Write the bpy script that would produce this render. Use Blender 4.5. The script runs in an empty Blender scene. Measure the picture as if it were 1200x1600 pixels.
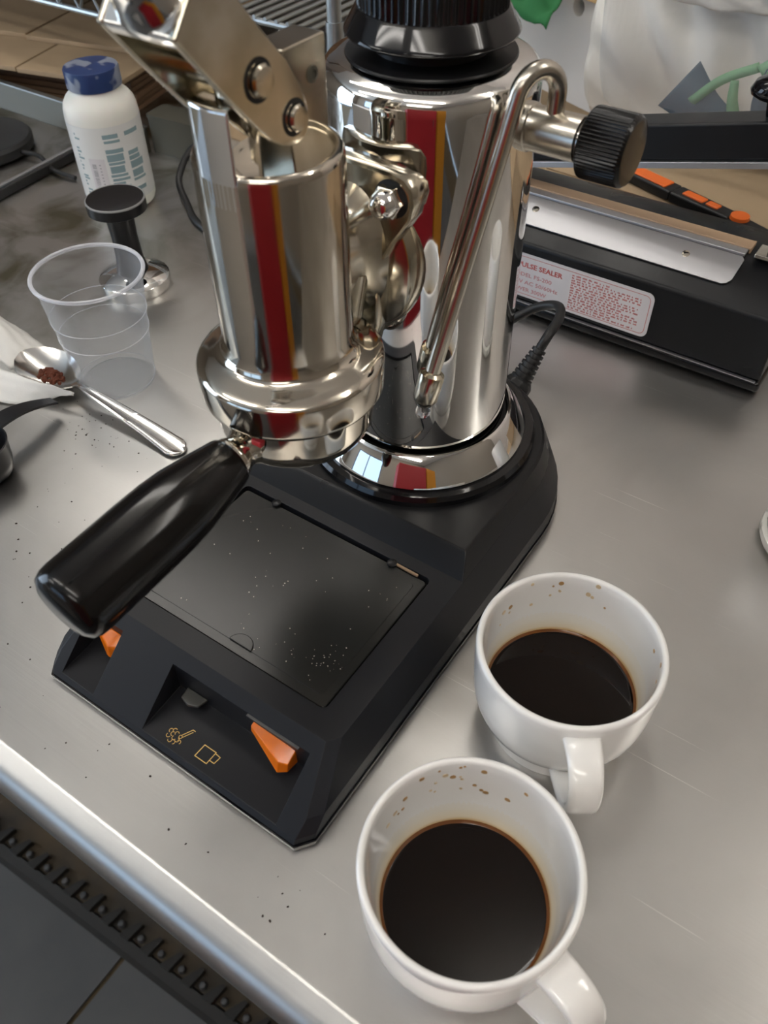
import bpy, bmesh, math, random
from mathutils import Vector, Matrix, noise
R_ = math.radians
PI = math.pi
S = bpy.context.scene
COL = S.collection
rnd = random.Random(7)

# ------------------------------------------------------------ camera
cam_d = bpy.data.cameras.new('camera')
cam = bpy.data.objects.new('camera', cam_d); COL.objects.link(cam)
rx = Vector((0.8252, 0.5648, -0.0100)).normalized()
fz = Vector((-0.3924, 0.5604, -0.7293)).normalized()
uy = rx.cross(fz).normalized(); rx = fz.cross(uy).normalized()
M = Matrix(((rx.x, uy.x, -fz.x, 0.1955), (rx.y, uy.y, -fz.y, -0.3177), (rx.z, uy.z, -fz.z, 0.3710), (0, 0, 0, 1)))
cam.matrix_world = M
cam_d.sensor_fit = 'VERTICAL'; cam_d.sensor_height = 24.0
cam_d.lens = 24.0 * 1320.0 / 1600.0
cam_d.clip_start = 0.01
cam_d.dof.use_dof = True
cam_d.dof.focus_distance = 0.47
cam_d.dof.aperture_fstop = 10.0
S.camera = cam

# ------------------------------------------------------------ world, lights, exposure
w = bpy.data.worlds.new('world'); S.world = w; w.use_nodes = True
wn = w.node_tree.nodes
wn['Background'].inputs[0].default_value = (0.50, 0.72, 1.0, 1)
wn['Background'].inputs[1].default_value = 1.7
S.view_settings.view_transform = 'Standard'; S.view_settings.look = 'None'
S.view_settings.gamma = 1.0; S.view_settings.exposure = 0.10
S.view_settings.use_curve_mapping = False
LIGHT = 1.0

def area(name, loc, rot, sx, sy, power, col):
    l = bpy.data.lights.new(name, 'AREA'); l.shape = 'RECTANGLE'; l.size = sx; l.size_y = sy
    l.energy = power * LIGHT; l.color = col
    o = bpy.data.objects.new(name, l); COL.objects.link(o); o.location = loc; o.rotation_euler = rot
    return o
# daylight coming through the glass door on the left (-x) wall
area('daylight', (-3.28, -1.8, 0.30), (0, R_(-90), 0), 2.2, 1.7, 34, (0.72, 0.85, 1.0))
area('daylight_window', (-1.4, -3.18, 0.55), (R_(-90), 0, 0), 1.9, 1.1, 22, (0.74, 0.86, 1.0))

# ------------------------------------------------------------ materials
def mat(name, col, rough=0.5, metal=0.0, **k):
    m = bpy.data.materials.new(name); m.use_nodes = True
    b = m.node_tree.nodes['Principled BSDF']
    b.inputs['Base Color'].default_value = (*col, 1)
    b.inputs['Roughness'].default_value = rough
    b.inputs['Metallic'].default_value = metal
    for kk, v in k.items():
        b.inputs[{'trans': 'Transmission Weight', 'ior': 'IOR', 'coat': 'Coat Weight', 'aniso': 'Anisotropic', 'emis': 'Emission Strength',
                  'ecol': 'Emission Color', 'spec': 'Specular IOR Level', 'sss': 'Subsurface Weight', 'sheen': 'Sheen Weight'}[kk]].default_value = v
    return m
def nd(m, t, **k):
    n = m.node_tree.nodes.new(t)
    for a, v in k.items(): setattr(n, a, v)
    return n
def lk(m, a, b): m.node_tree.links.new(a, b)
def bsdf(m): return m.node_tree.nodes['Principled BSDF']
def noise_col(m, c1, c2, scale=20, detail=6, lo=.35, hi=.65, vec=(1, 1, 1), to='Base Color', dist=0.0):
    tc = nd(m, 'ShaderNodeTexCoord'); mp = nd(m, 'ShaderNodeMapping'); mp.inputs['Scale'].default_value = vec
    nz = nd(m, 'ShaderNodeTexNoise'); nz.inputs['Scale'].default_value = scale; nz.inputs['Detail'].default_value = detail
    nz.inputs['Distortion'].default_value = dist
    cr = nd(m, 'ShaderNodeValToRGB'); cr.color_ramp.elements[0].position = lo; cr.color_ramp.elements[1].position = hi
    cr.color_ramp.elements[0].color = (*c1, 1) if len(c1) == 3 else c1
    cr.color_ramp.elements[1].color = (*c2, 1) if len(c2) == 3 else c2
    lk(m, tc.outputs['Object'], mp.inputs[0]); lk(m, mp.outputs[0], nz.inputs['Vector']); lk(m, nz.outputs[0], cr.inputs[0])
    lk(m, cr.outputs[0], bsdf(m).inputs[to])
    return cr
def bump(m, scale, strength, dist=.001, vec=(1, 1, 1), detail=4, thr=None):
    tc = nd(m, 'ShaderNodeTexCoord'); mp = nd(m, 'ShaderNodeMapping'); mp.inputs['Scale'].default_value = vec
    nz = nd(m, 'ShaderNodeTexNoise'); nz.inputs['Scale'].default_value = scale; nz.inputs['Detail'].default_value = detail
    bp = nd(m, 'ShaderNodeBump'); bp.inputs['Strength'].default_value = strength; bp.inputs['Distance'].default_value = dist
    lk(m, tc.outputs['Object'], mp.inputs[0]); lk(m, mp.outputs[0], nz.inputs['Vector']); lk(m, nz.outputs[0], bp.inputs['Height'])
    lk(m, bp.outputs[0], bsdf(m).inputs['Normal'])

def grey(v): return (v, v, v)
chrome = mat('chrome', (.86, .85, .83), .035, 1)
nickel = mat('nickel', (.64, .59, .51), .06, 1)
noise_col(nickel, grey(.05), grey(.13), 30, 5, to='Roughness')
brassy = mat('worn_nickel', (.62, .57, .47), .17, 1)
noise_col(brassy, (.66, .61, .52), (.50, .45, .35), 60, 5)
dullnk = mat('dull_nickel', (.60, .56, .49), .24, 1)
blackpl = mat('black_plastic', (.009, .009, .010), .28, spec=.3)
noise_col(blackpl, grey(.24), grey(.34), 12, 3, .2, .8, to='Roughness')
blackmatte = mat('matte_black_plastic', (.0095, .010, .0125), .40, spec=.28)
traym = mat('tray_plastic', (.013, .013, .012), .2, spec=.35)
noise_col(traym, grey(.20), grey(.30), 9, 3, .2, .8, to='Roughness')
blackgloss = mat('glossy_black', (.005, .005, .006), .08, spec=.4)
bakelite = mat('bakelite', (.005, .0045, .0045), .15, spec=.35)
darkvoid = mat('dark_gap', (.004, .004, .004), .6)  # near black, stands for the shade in gaps and recesses
amber = mat('amber_plastic', (.85, .19, .006), .14, trans=.18, ior=1.45)
gold = mat('gold_print', (.75, .50, .16), .4, .3)
porcelain = mat('porcelain', (.83, .82, .80), .10, coat=.4)
rubber = mat('rubber', (.014, .014, .015), .45)
alum = mat('brushed_aluminium', (.50, .50, .52), .45, 1)
sealbl = mat('sealer_enamel', (.0075, .008, .0095), .35, spec=.32)
noise_col(sealbl, grey(.26), grey(.42), 18, 5, to='Roughness')
teflon = mat('teflon_strip', (.40, .27, .17), .5)
labelw = mat('label_white', (.62, .60, .62), .3)
redink = mat('red_ink', (.50, .10, .09), .4)
redink2 = mat('pale_red_ink', (.55, .22, .24), .4)
whitepl = mat('white_plastic', (.80, .79, .74), .38, sss=.1)
bluecap = mat('blue_cap', (.012, .035, .13), .38)
noise_col(bluecap, (.012, .035, .13), (.20, .23, .30), 34, 2, .50, .53)
lblm = mat('bottle_label', (.70, .71, .70), .35)
teal = mat('teal_ink', (.22, .32, .35), .5)
greyink = mat('grey_ink', (.30, .30, .32), .5)
clearpl = bpy.data.materials.new('clear_plastic'); clearpl.use_nodes = True
def make_clear(m, fac, col, rough, k=.55):
    nt = m.node_tree; nt.nodes.clear()
    out = nt.nodes.new('ShaderNodeOutputMaterial'); tr = nt.nodes.new('ShaderNodeBsdfTransparent'); tr.inputs[0].default_value = (.96, .97, .98, 1)
    pr = nt.nodes.new('ShaderNodeBsdfPrincipled'); pr.inputs['Base Color'].default_value = (*col, 1); pr.inputs['Roughness'].default_value = rough
    fr = nt.nodes.new('ShaderNodeLayerWeight'); fr.inputs[0].default_value = .35
    ma = nt.nodes.new('ShaderNodeMath'); ma.operation = 'MULTIPLY_ADD'; ma.inputs[1].default_value = k; ma.inputs[2].default_value = fac; ma.use_clamp = True
    mx = nt.nodes.new('ShaderNodeMixShader')
    nt.links.new(fr.outputs['Facing'], ma.inputs[0]); nt.links.new(ma.outputs[0], mx.inputs[0])
    nt.links.new(tr.outputs[0], mx.inputs[1]); nt.links.new(pr.outputs[0], mx.inputs[2]); nt.links.new(mx.outputs[0], out.inputs[0])
make_clear(clearpl, .035, (.74, .75, .77), .12, .30)
clearrim = bpy.data.materials.new('clear_plastic_rim'); clearrim.use_nodes = True
make_clear(clearrim, .34, (.80, .82, .88), .12)
bagm = bpy.data.materials.new('bag_film'); bagm.use_nodes = True
make_clear(bagm, .10, (.80, .80, .80), .22, .30)
water = mat('water', (1, 1, 1), 0.0, trans=1.0, ior=1.33)
coffee = mat('coffee', (.005, .002, .001), .03, spec=.27)
coffee_edge = mat('coffee_edge', (.15, .050, .010), .15)
stain = mat('coffee_stain', (.42, .24, .09), .3)
stain_pale = mat('pale_coffee_stain', (.62, .48, .30), .3)
grounds = mat('coffee_grounds', (.11, .024, .007), .8)
specks_m = mat('dark_specks', (.03, .018, .012), .8)
dustm = mat('pale_dust', (.55, .50, .42), .8)
paper = mat('paper_napkin', (.74, .73, .70), .9)
bump(paper, 900, .3, .0004)
steelsp = mat('spoon_steel', (.80, .79, .77), .16, 1)
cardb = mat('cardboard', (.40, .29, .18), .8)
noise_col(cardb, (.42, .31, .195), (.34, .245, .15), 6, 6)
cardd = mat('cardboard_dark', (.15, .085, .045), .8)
wood = mat('pale_wood', (.62, .42, .20), .6)
foam = mat('white_foam', (.86, .85, .84), .6)
cloth_w = mat('white_cloth', (.76, .73, .67), .85)
cloth_g = mat('green_cloth', (.02, .16, .05), .8)
leafg = mat('soft_green', (.22, .40, .22), .7)
slate = mat('slate_blue', (.07, .10, .13), .6)
orange = mat('orange_grip', (.85, .16, .02), .45)
greybin = mat('grey_bin', (.16, .19, .20), .5)
wirem = mat('wire_chrome', (.46, .49, .50), .34, 1)
scoopm = mat('scoop_plastic', (.012, .013, .016), .3)
discm = mat('disc_rubber', (.016, .017, .018), .5)
ceram = mat('grey_ceramic', (.62, .62, .58), .3)
noise_col(ceram, (.68, .68, .64), (.30, .31, .28), 120, 5, .5, .7)
wallm = mat('wall_paint', (.26, .225, .185), .8)
wallb = mat('back_wall_paint', (.58, .53, .49), .8)
ceilm = mat('ceiling_paint', (.72, .70, .66), .8)
lampm = mat('lamp_diffuser', (1, 1, 1), .5, emis=16.0, ecol=(1.0, .955, .89, 1))
lampframe = mat('lamp_frame', (.7, .7, .7), .4)
framem = mat('door_frame', (.05, .06, .08), .5)
glassm = bpy.data.materials.new('door_glass'); glassm.use_nodes = True
make_clear(glassm, .0, (.5, .5, .5), .02)
redm = mat('reflected_red', (.42, .02, .03), .5)
yelm = mat('reflected_amber', (.62, .26, .02), .5)
matm = mat('floor_mat', (.020, .019, .017), .75)
matm2 = mat('floor_mat_inner', (.035, .028, .020), .8)
noise_col(matm2, (.040, .036, .031), (.085, .060, .032), 9, 6)
darkwood = mat('dark_laminate', (.060, .042, .030), .45)
tilem = mat('floor_tile', (.07, .075, .08), .5)
noise_col(tilem, (.066, .070, .076), (.090, .093, .096), 7, 8)
groutm = mat('grout', (.10, .075, .04), .9)

# brushed, scratched and stained steel table
steel = mat('worktable_steel', (.60, .585, .56), .33, 1)
cr = noise_col(steel, (.47, .46, .445), (.61, .60, .58), 7, 8, .3, .7, dist=.6)
def steel_extra(m):
    tc = nd(m, 'ShaderNodeTexCoord'); nz = nd(m, 'ShaderNodeTexNoise'); nz.inputs['Scale'].default_value = 5; nz.inputs['Detail'].default_value = 7
    mr = nd(m, 'ShaderNodeMapRange'); mr.inputs[3].default_value = .25; mr.inputs[4].default_value = .42
    lk(m, tc.outputs['Object'], nz.inputs['Vector']); lk(m, nz.outputs[0], mr.inputs[0]); lk(m, mr.outputs[0], bsdf(m).inputs['Roughness'])
    prev = None
    for i, (ang, sc, st) in enumerate(((8, (6, 420, 1), .05), (52, (9, 600, 1), .035), (-35, (14, 700, 1), .03))):
        mp = nd(m, 'ShaderNodeMapping'); mp.inputs['Rotation'].default_value = (0, 0, R_(ang)); mp.inputs['Scale'].default_value = sc
        n2 = nd(m, 'ShaderNodeTexNoise'); n2.inputs['Scale'].default_value = 1.0; n2.inputs['Detail'].default_value = 3
        lk(m, tc.outputs['Object'], mp.inputs[0]); lk(m, mp.outputs[0], n2.inputs['Vector'])
        bp = nd(m, 'ShaderNodeBump'); bp.inputs['Strength'].default_value = st; bp.inputs['Distance'].default_value = .0006
        lk(m, n2.outputs[0], bp.inputs['Height'])
        if prev: lk(m, prev.outputs[0], bp.inputs['Normal'])
        prev = bp
    lk(m, prev.outputs[0], bsdf(m).inputs['Normal'])
steel_extra(steel)
def steel_stain(m):
    b = bsdf(m); src = b.inputs['Base Color'].links[0].from_socket
    tc = nd(m, 'ShaderNodeTexCoord'); sx = nd(m, 'ShaderNodeSeparateXYZ'); lk(m, tc.outputs['Object'], sx.inputs[0])
    mr = nd(m, 'ShaderNodeMapRange'); mr.inputs[1].default_value = -.22; mr.inputs[2].default_value = -.40; lk(m, sx.outputs[0], mr.inputs[0])
    nz = nd(m, 'ShaderNodeTexNoise'); nz.inputs['Scale'].default_value = 16; nz.inputs['Detail'].default_value = 7; nz.inputs['Distortion'].default_value = .8; lk(m, tc.outputs['Object'], nz.inputs['Vector'])
    cr = nd(m, 'ShaderNodeValToRGB'); cr.color_ramp.elements[0].position = .44; cr.color_ramp.elements[1].position = .66; lk(m, nz.outputs[0], cr.inputs[0])
    mu = nd(m, 'ShaderNodeMath', operation='MULTIPLY'); lk(m, mr.outputs[0], mu.inputs[0]); lk(m, cr.outputs[0], mu.inputs[1])
    mx = nd(m, 'ShaderNodeMix', data_type='RGBA'); lk(m, mu.outputs[0], mx.inputs['Factor']); lk(m, src, mx.inputs[6]); mx.inputs[7].default_value = (.20, .185, .13, 1)
    # fine random scratches
    vo = None; last = mx.outputs[2]
    for ang, sc, th in ((33, (2.0, 50, 1), .76), (-52, (2.6, 70, 1), .77), (81, (2.3, 58, 1), .775)):
        mp = nd(m, 'ShaderNodeMapping'); mp.inputs['Rotation'].default_value = (0, 0, R_(ang)); mp.inputs['Scale'].default_value = (sc[0] * 5, sc[1] * 14, 1)
        n2 = nd(m, 'ShaderNodeTexNoise'); n2.inputs['Scale'].default_value = 1; n2.inputs['Detail'].default_value = 1; lk(m, tc.outputs['Object'], mp.inputs[0]); lk(m, mp.outputs[0], n2.inputs['Vector'])
        c2 = nd(m, 'ShaderNodeValToRGB'); c2.color_ramp.elements[0].position = th; c2.color_ramp.elements[1].position = th + .06; lk(m, n2.outputs[0], c2.inputs[0])
        m2 = nd(m, 'ShaderNodeMix', data_type='RGBA'); lk(m, c2.outputs[0], m2.inputs['Factor']); lk(m, last, m2.inputs[6]); m2.inputs[7].default_value = (.74, .73, .70, 1); last = m2.outputs[2]
    lk(m, last, b.inputs['Base Color'])
steel_stain(steel)
steel2 = mat('rail_steel', (.10, .095, .075), .45, .45)

# ------------------------------------------------------------ helpers
def thing(name, label, cat, loc=(0, 0, 0), rotz=0, group=None):
    o = bpy.data.objects.new(name, None); COL.objects.link(o)
    o.empty_display_size = .02
    o.location = loc; o.rotation_euler = (0, 0, rotz); tag(o, label, cat, group)
    return o
def tag(o, label=None, cat=None, group=None, kind=None):
    if label: o['label'] = label
    if cat: o['category'] = cat
    if group: o['group'] = group
    if kind: o['kind'] = kind
    return o
def obj(name, bm, m, parent=None, ang=35, bev=0, seg=2, mesh=None):
    if mesh is None:
        me = bpy.data.meshes.new(name)
        bmesh.ops.recalc_face_normals(bm, faces=bm.faces[:])
        bm.to_mesh(me); bm.free()
    else: me = mesh
    if m is not None and not me.materials: me.materials.append(m)
    if ang: 
        me.shade_smooth(); me.set_sharp_from_angle(angle=R_(ang))
    o = bpy.data.objects.new(name, me); COL.objects.link(o)
    if parent: o.parent = parent
    if bev:
        md = o.modifiers.new('bevel', 'BEVEL'); md.width = bev; md.segments = seg; md.limit_method = 'ANGLE'; md.angle_limit = R_(30)
        md.harden_normals = True
    return o
def BM(): return bmesh.new()
def add_poly_loft(bm, rings, cap0=True, cap1=True, closed=True):
    vs = [[bm.verts.new(p) for p in r] for r in rings]
    n = len(vs[0])
    for a, b in zip(vs[:-1], vs[1:]):
        for i in range(n if closed else n - 1):
            j = (i + 1) % n
            bm.faces.new((a[i], a[j], b[j], b[i]))
    if cap0: bm.faces.new(vs[0][::-1])
    if cap1: bm.faces.new(vs[-1])
    return vs
def add_box(bm, c, s, rotz=0):
    x, y, z = s[0] / 2, s[1] / 2, s[2] / 2
    r = Matrix.Rotation(rotz, 3, 'Z')
    P = lambda a, b, d: Vector(c) + r @ Vector((a * x, b * y, d * z))
    add_poly_loft(bm, [[P(-1, -1, -1), P(1, -1, -1), P(1, 1, -1), P(-1, 1, -1)], [P(-1, -1, 1), P(1, -1, 1), P(1, 1, 1), P(-1, 1, 1)]])
def frame_of(d):
    d = d.normalized(); a = Vector((0, 0, 1)) if abs(d.z) < .9 else Vector((1, 0, 0))
    u = a.cross(d).normalized(); return u, d.cross(u).normalized()
def add_lathe(bm, prof, n=64, o=(0, 0, 0), axis=(0, 0, 1), mod=None):
    """prof: list of (r, h). r==0 at the ends closes with a pole."""
    ax = Vector(axis).normalized(); o = Vector(o)
    if abs(ax.z) > .999: u, v = Vector((1, 0, 0)), Vector((0, 1, 0))
    else: u, v = frame_of(ax)
    rings = []
    for r, h in prof:
        if r < 1e-7: rings.append([bm.verts.new(o + ax * h)])
        else:
            rings.append([bm.verts.new(o + ax * h + (u * math.cos(t) + v * math.sin(t)) * (r if mod is None else mod(r, h, t))) for t in [2 * PI * i / n for i in range(n)]])
    for a, b in zip(rings[:-1], rings[1:]):
        if len(a) == 1 and len(b) == 1: continue
        for i in range(n):
            j = (i + 1) % n
            if len(a) == 1: bm.faces.new((a[0], b[j], b[i]))
            elif len(b) == 1: bm.faces.new((a[i], a[j], b[0]))
            else: bm.faces.new((a[i], a[j], b[j], b[i]))
def smooth_path(pts, k=8):
    """Catmull-Rom"""
    P = [Vector(p) for p in pts]; P = [P[0] * 2 - P[1]] + P + [P[-1] * 2 - P[-2]]
    out = []
    for i in range(1, len(P) - 2):
        for s in range(k):
            t = s / k
            a, b, c, d = P[i - 1:i + 3]
            out.append(.5 * ((2 * b) + (c - a) * t + (2 * a - 5 * b + 4 * c - d) * t * t + (3 * b - a - 3 * c + d) * t ** 3))
    out.append(P[-2]); return out
def add_tube(bm, pts, r, n=14, cap=True):
    pts = [Vector(p) for p in pts]; rr = r if hasattr(r, '__len__') else [r] * len(pts)
    rings = []; u = None
    for i, p in enumerate(pts):
        d = (pts[min(i + 1, len(pts) - 1)] - pts[max(i - 1, 0)]).normalized()
        if u is None: u, v = frame_of(d)
        else:
            u = (u - d * u.dot(d)).normalized(); v = d.cross(u)
        rings.append([p + (u * math.cos(t) + v * math.sin(t)) * rr[i] for t in [2 * PI * k / n for k in range(n)]])
    add_poly_loft(bm, rings, cap, cap)
def add_prism(bm, poly, a, b, T=lambda x, y, z: (x, y, z)):
    """poly in 2D, extruded a..b, T maps (p,q,h) to 3D"""
    add_poly_loft(bm, [[T(p, q, a) for p, q in poly], [T(p, q, b) for p, q in poly]])
def rrect(x0, x1, y0, y1, r, n=5):
    out = []
    for cx, cy, a in ((x1 - r, y1 - r, 0), (x0 + r, y1 - r, 90), (x0 + r, y0 + r, 180), (x1 - r, y0 + r, 270)):
        for i in range(n + 1):
            t = R_(a + 90 * i / n); out.append((cx + r * math.cos(t), cy + r * math.sin(t)))
    return out
def boolean(o, cutter, op='DIFFERENCE'):
    md = o.modifiers.new('b', 'BOOLEAN'); md.object = cutter; md.operation = op; md.solver = 'EXACT'
    dg = bpy.context.evaluated_depsgraph_get(); me = bpy.data.meshes.new_from_object(o.evaluated_get(dg))
    o.modifiers.remove(md); old = o.data; o.data = me; bpy.data.meshes.remove(old)
    if op: bpy.data.objects.remove(cutter)
    me.shade_smooth(); me.set_sharp_from_angle(angle=R_(30))
def text_bm(bm, s, size, T, bold=0.0, width=None):
    c = bpy.data.curves.new('t', 'FONT'); c.body = s; c.size = size; c.offset = bold; c.resolution_u = 2
    o = bpy.data.objects.new('t', c); COL.objects.link(o)
    me = o.to_mesh()
    k = 1.0
    if width:
        xs = [v.co.x for v in me.vertices]; k = width / (max(xs) - min(xs))
    vs = [bm.verts.new(T(v.co.x * k, v.co.y)) for v in me.vertices]
    for p in me.polygons:
        try: bm.faces.new([vs[i] for i in p.vertices])
        except ValueError: pass
    o.to_mesh_clear(); bpy.data.objects.remove(o)
def copy_tree(o, parent=None):
    c = o.copy(); COL.objects.link(c); c.parent = parent
    for ch in o.children: copy_tree(ch, c)
    return c
def struct(o): o['kind'] = 'structure'; return o

# ============================================================ ROOM
X0, X1, Y0, Y1, Z0, Z1 = -3.3, 2.4, -3.2, 1.25, -.90, 1.75
bm = BM(); add_box(bm, ((X0 + X1) / 2, (Y0 + Y1) / 2, Z0 - .03), (X1 - X0, Y1 - Y0, .05))
floor = struct(obj('floor', bm, groutm, ang=0))
th = R_(63)
T_ = .60
tile_me = None
ox, oy = -.31, -.70          # one seam corner, laid so that a seam shows below the table edge
for i in range(-7, 6):
    for j in range(-6, 6):
        cx = ox + (i + .5) * T_; cy = oy + (j + .5) * T_
        if not (X0 + .3 < cx < X1 - .3 and Y0 + .3 < cy < Y1 - .3): continue
        if tile_me is None:
            b2 = BM(); add_box(b2, (0, 0, 0), (T_ - .007, T_ - .007, .01)); o = obj('floor_tile', b2, tilem, floor, bev=.001, seg=1); tile_me = o.data
        else: o = obj('floor_tile', None, tilem, floor, ang=0, mesh=tile_me)
        o.location = (cx, cy, Z0 - .0045)
bm = BM(); add_box(bm, ((X0 + X1) / 2, (Y0 + Y1) / 2, Z1 + .04), (X1 - X0 + .2, Y1 - Y0 + .2, .08)); struct(obj('ceiling', bm, ceilm, ang=0))
bm = BM(); add_box(bm, ((X0 + X1) / 2, Y1 + .04, (Z0 + Z1) / 2), (X1 - X0 + .2, .08, Z1 - Z0)); struct(obj('wall_back', bm, wallb, ang=0))
bm = BM(); WX0, WX1, WZ0, WZ1 = -2.4, -.4, -.05, 1.15
add_box(bm, ((X0 + WX0) / 2, Y0 - .04, (Z0 + Z1) / 2), (WX0 - X0, .08, Z1 - Z0))
add_box(bm, ((X1 + WX1) / 2, Y0 - .04, (Z0 + Z1) / 2), (X1 - WX1, .08, Z1 - Z0))
add_box(bm, ((WX0 + WX1) / 2, Y0 - .04, (Z0 + WZ0) / 2), (WX1 - WX0, .08, WZ0 - Z0))
add_box(bm, ((WX0 + WX1) / 2, Y0 - .04, (Z1 + WZ1) / 2), (WX1 - WX0, .08, Z1 - WZ1))
struct(obj('wall_front', bm, wallm, ang=0))
win = struct(thing('window_1', None, None, ((WX0 + WX1) / 2, Y0 - .04, WZ0)))
bm = BM()
for xx in (-.97, 0, .97): add_box(bm, (xx, 0, (WZ1 - WZ0) / 2), (.06, .06, WZ1 - WZ0))
for zz in (.03, WZ1 - WZ0 - .03): add_box(bm, (0, 0, zz), (2.0, .05, .06))
obj('window_frame', bm, framem, win, ang=0)
bm = BM(); add_box(bm, (0, 0, (WZ1 - WZ0) / 2), (1.98, .006, WZ1 - WZ0 - .02)); obj('glass_pane', bm, glassm, win, ang=0)
bm = BM(); add_box(bm, (X1 + .04, (Y0 + Y1) / 2, (Z0 + Z1) / 2), (.08, Y1 - Y0, Z1 - Z0)); struct(obj('wall_right', bm, wallm, ang=0))
# left wall with an opening for a glazed door pair
bm = BM(); DY0, DY1, DZ = -2.7, -.9, 1.35
add_box(bm, (X0 - .04, (Y0 + DY0) / 2, (Z0 + Z1) / 2), (.08, DY0 - Y0, Z1 - Z0))
add_box(bm, (X0 - .04, (DY1 + Y1) / 2, (Z0 + Z1) / 2), (.08, Y1 - DY1, Z1 - Z0))
add_box(bm, (X0 - .04, (DY0 + DY1) / 2, (DZ + Z1) / 2), (.08, DY1 - DY0, Z1 - DZ))
struct(obj('wall_left', bm, wallm, ang=0))
door = struct(thing('door_1', None, None, (X0 - .04, (DY0 + DY1) / 2, Z0)))
bm = BM(); W = DY1 - DY0; H = DZ - Z0
for yy in (-W / 2 + .04, -W / 6, W / 6, W / 2 - .04): add_box(bm, (0, yy, H / 2), (.06, .08, H))
for zz in (.05, H * .42, H - .04): add_box(bm, (0, 0, zz), (.05, W, .08))
obj('door_frame', bm, framem, door, ang=0)
bm = BM(); add_box(bm, (0, 0, H / 2), (.006, W - .02, H - .02)); obj('glass_pane', bm, glassm, door, ang=0)
# ceiling lights
for (lx, ly, lw) in ((-.80, .50, 'over the left of the steel table'), (1.35, .50, 'over the right end of the steel table'), (-.95, -1.05, 'in front of the steel table on the left'), (.55, -1.05, 'in front of the steel table on the right'), (-2.3, -2.0, 'nearest the glazed door'), (.9, -2.3, 'nearest the front wall')):
    t = thing('ceiling_light', 'long flat fluorescent ceiling light ' + lw, 'light', (lx, ly, Z1), 0, 'fluorescent lights on the ceiling')
    b2 = BM(); add_box(b2, (0, 0, -.16), (1.24, .05, .04)); obj('housing', b2, lampframe, t, ang=0)
    for s_ in (-1, 1):
        b2 = BM(); add_box(b2, (s_ * .5, 0, -.07), (.02, .02, .14)); obj('hanger', b2, lampframe, t, ang=0)
        b2 = BM(); add_lathe(b2, [(0, -.60), (.019, -.60), (.019, .60), (0, .60)], 20, (0, s_ * .055, -.175), (1, 0, 0)); obj('tube', b2, lampm, t)
# unseen red and amber blocks added behind the camera to colour the chrome reflections
for nm, lab, m_, cx, wd in (('stripe_block', 'added red block, stand-in for something unseen, mirrored as the red stripe in the chrome', redm, .52, .66), ('stripe_block', 'added amber block, stand-in for something unseen, mirrored as the orange stripe in the chrome', yelm, 1.02, .30)):
    t = thing(nm, lab, 'stripe_block', (cx, -1.25, Z0), 0)
    b2 = BM(); add_box(b2, (0, 0, .72), (wd, .35, 1.44)); obj('body', b2, m_, t, bev=.005)
    b2 = BM(); add_box(b2, (0, .182, .72), (wd - .03, .012, 1.38)); d = obj('door', b2, m_, t, bev=.003)
    b2 = BM(); add_box(b2, (wd * .35, .195, .75), (.015, .012, .12)); obj('handle', b2, chrome, d, bev=.003)

# dark cabinet and pale freezer, unseen, added to darken and lighten the reflections
t = thing('added_cabinet', 'tall dark brown cabinet added out of view, mirrored to darken the steel table', 'cabinet', (-1.55, 1.035, Z0))
b2 = BM(); add_box(b2, (0, .01, 1.1), (1.9, .38, 2.2)); obj('carcass', b2, darkwood, t, bev=.004)
for s_ in (-1, 0, 1):
    b2 = BM(); add_box(b2, (s_ * .63, -.190, 1.1), (.60, .02, 2.1)); d = obj('door', b2, darkwood, t, bev=.003)
    b2 = BM(); add_box(b2, (s_ * .63 + .25, -.208, 1.1), (.02, .016, .14)); obj('handle', b2, alum, d, bev=.003)
t = thing('added_freezer', 'white freezer block added out of view, mirrored as the pale side of the chrome', 'freezer', (-.85, -1.45, Z0))
b2 = BM(); add_box(b2, (0, 0, .42), (1.25, .62, .82)); obj('cabinet_body', b2, foam, t, bev=.01)
b2 = BM(); add_box(b2, (0, 0, .87), (1.27, .64, .08)); obj('lid', b2, foam, t, bev=.01)

# ------------------------------------------------------------ rubber mat on the floor
t = thing('rubber_floor_mat', 'black rubber floor mat with a toothed seam below the table edge', 'mat', (0, 0, Z0))
t.rotation_euler = (0, 0, .045)
bm = BM(); add_prism(bm, [(-.2270, 0), (-.2200, .010), (-.2060, .014), (-.2040, 0)], -1.6, 1.0, lambda p, q, h: (h, p, q)); obj('border_strip', bm, matm, t)
bm = BM(); add_box(bm, (-.3, .147, .005), (2.6, .70, .010)); obj('mat_panel', bm, matm2, t)
tooth = None; stud = None
for i in range(52):
    x = -1.4 + i * .037
    if tooth is None:
        b2 = BM(); add_prism(b2, [(-.012, -.008), (.004, -.008), (.008, .018), (.003, .019), (-.004, .008)], .008, .022); o = obj('seam_tooth', b2, matm, t, bev=.002, seg=1); tooth = o.data
    else:
        o = obj('seam_tooth', None, matm, t, ang=0, mesh=tooth)
    o.location = (x, -.200, 0)
    if stud is None:
        b2 = BM(); add_lathe(b2, [(0, .006), (.006, .006), (.005, .016), (.004, .018), (0, .019)], 10); o = obj('stud', b2, tilem, t); stud = o.data
    else: o = obj('stud', None, tilem, t, ang=0, mesh=stud)
    o.location = (x + .016, -.196, 0)

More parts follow.
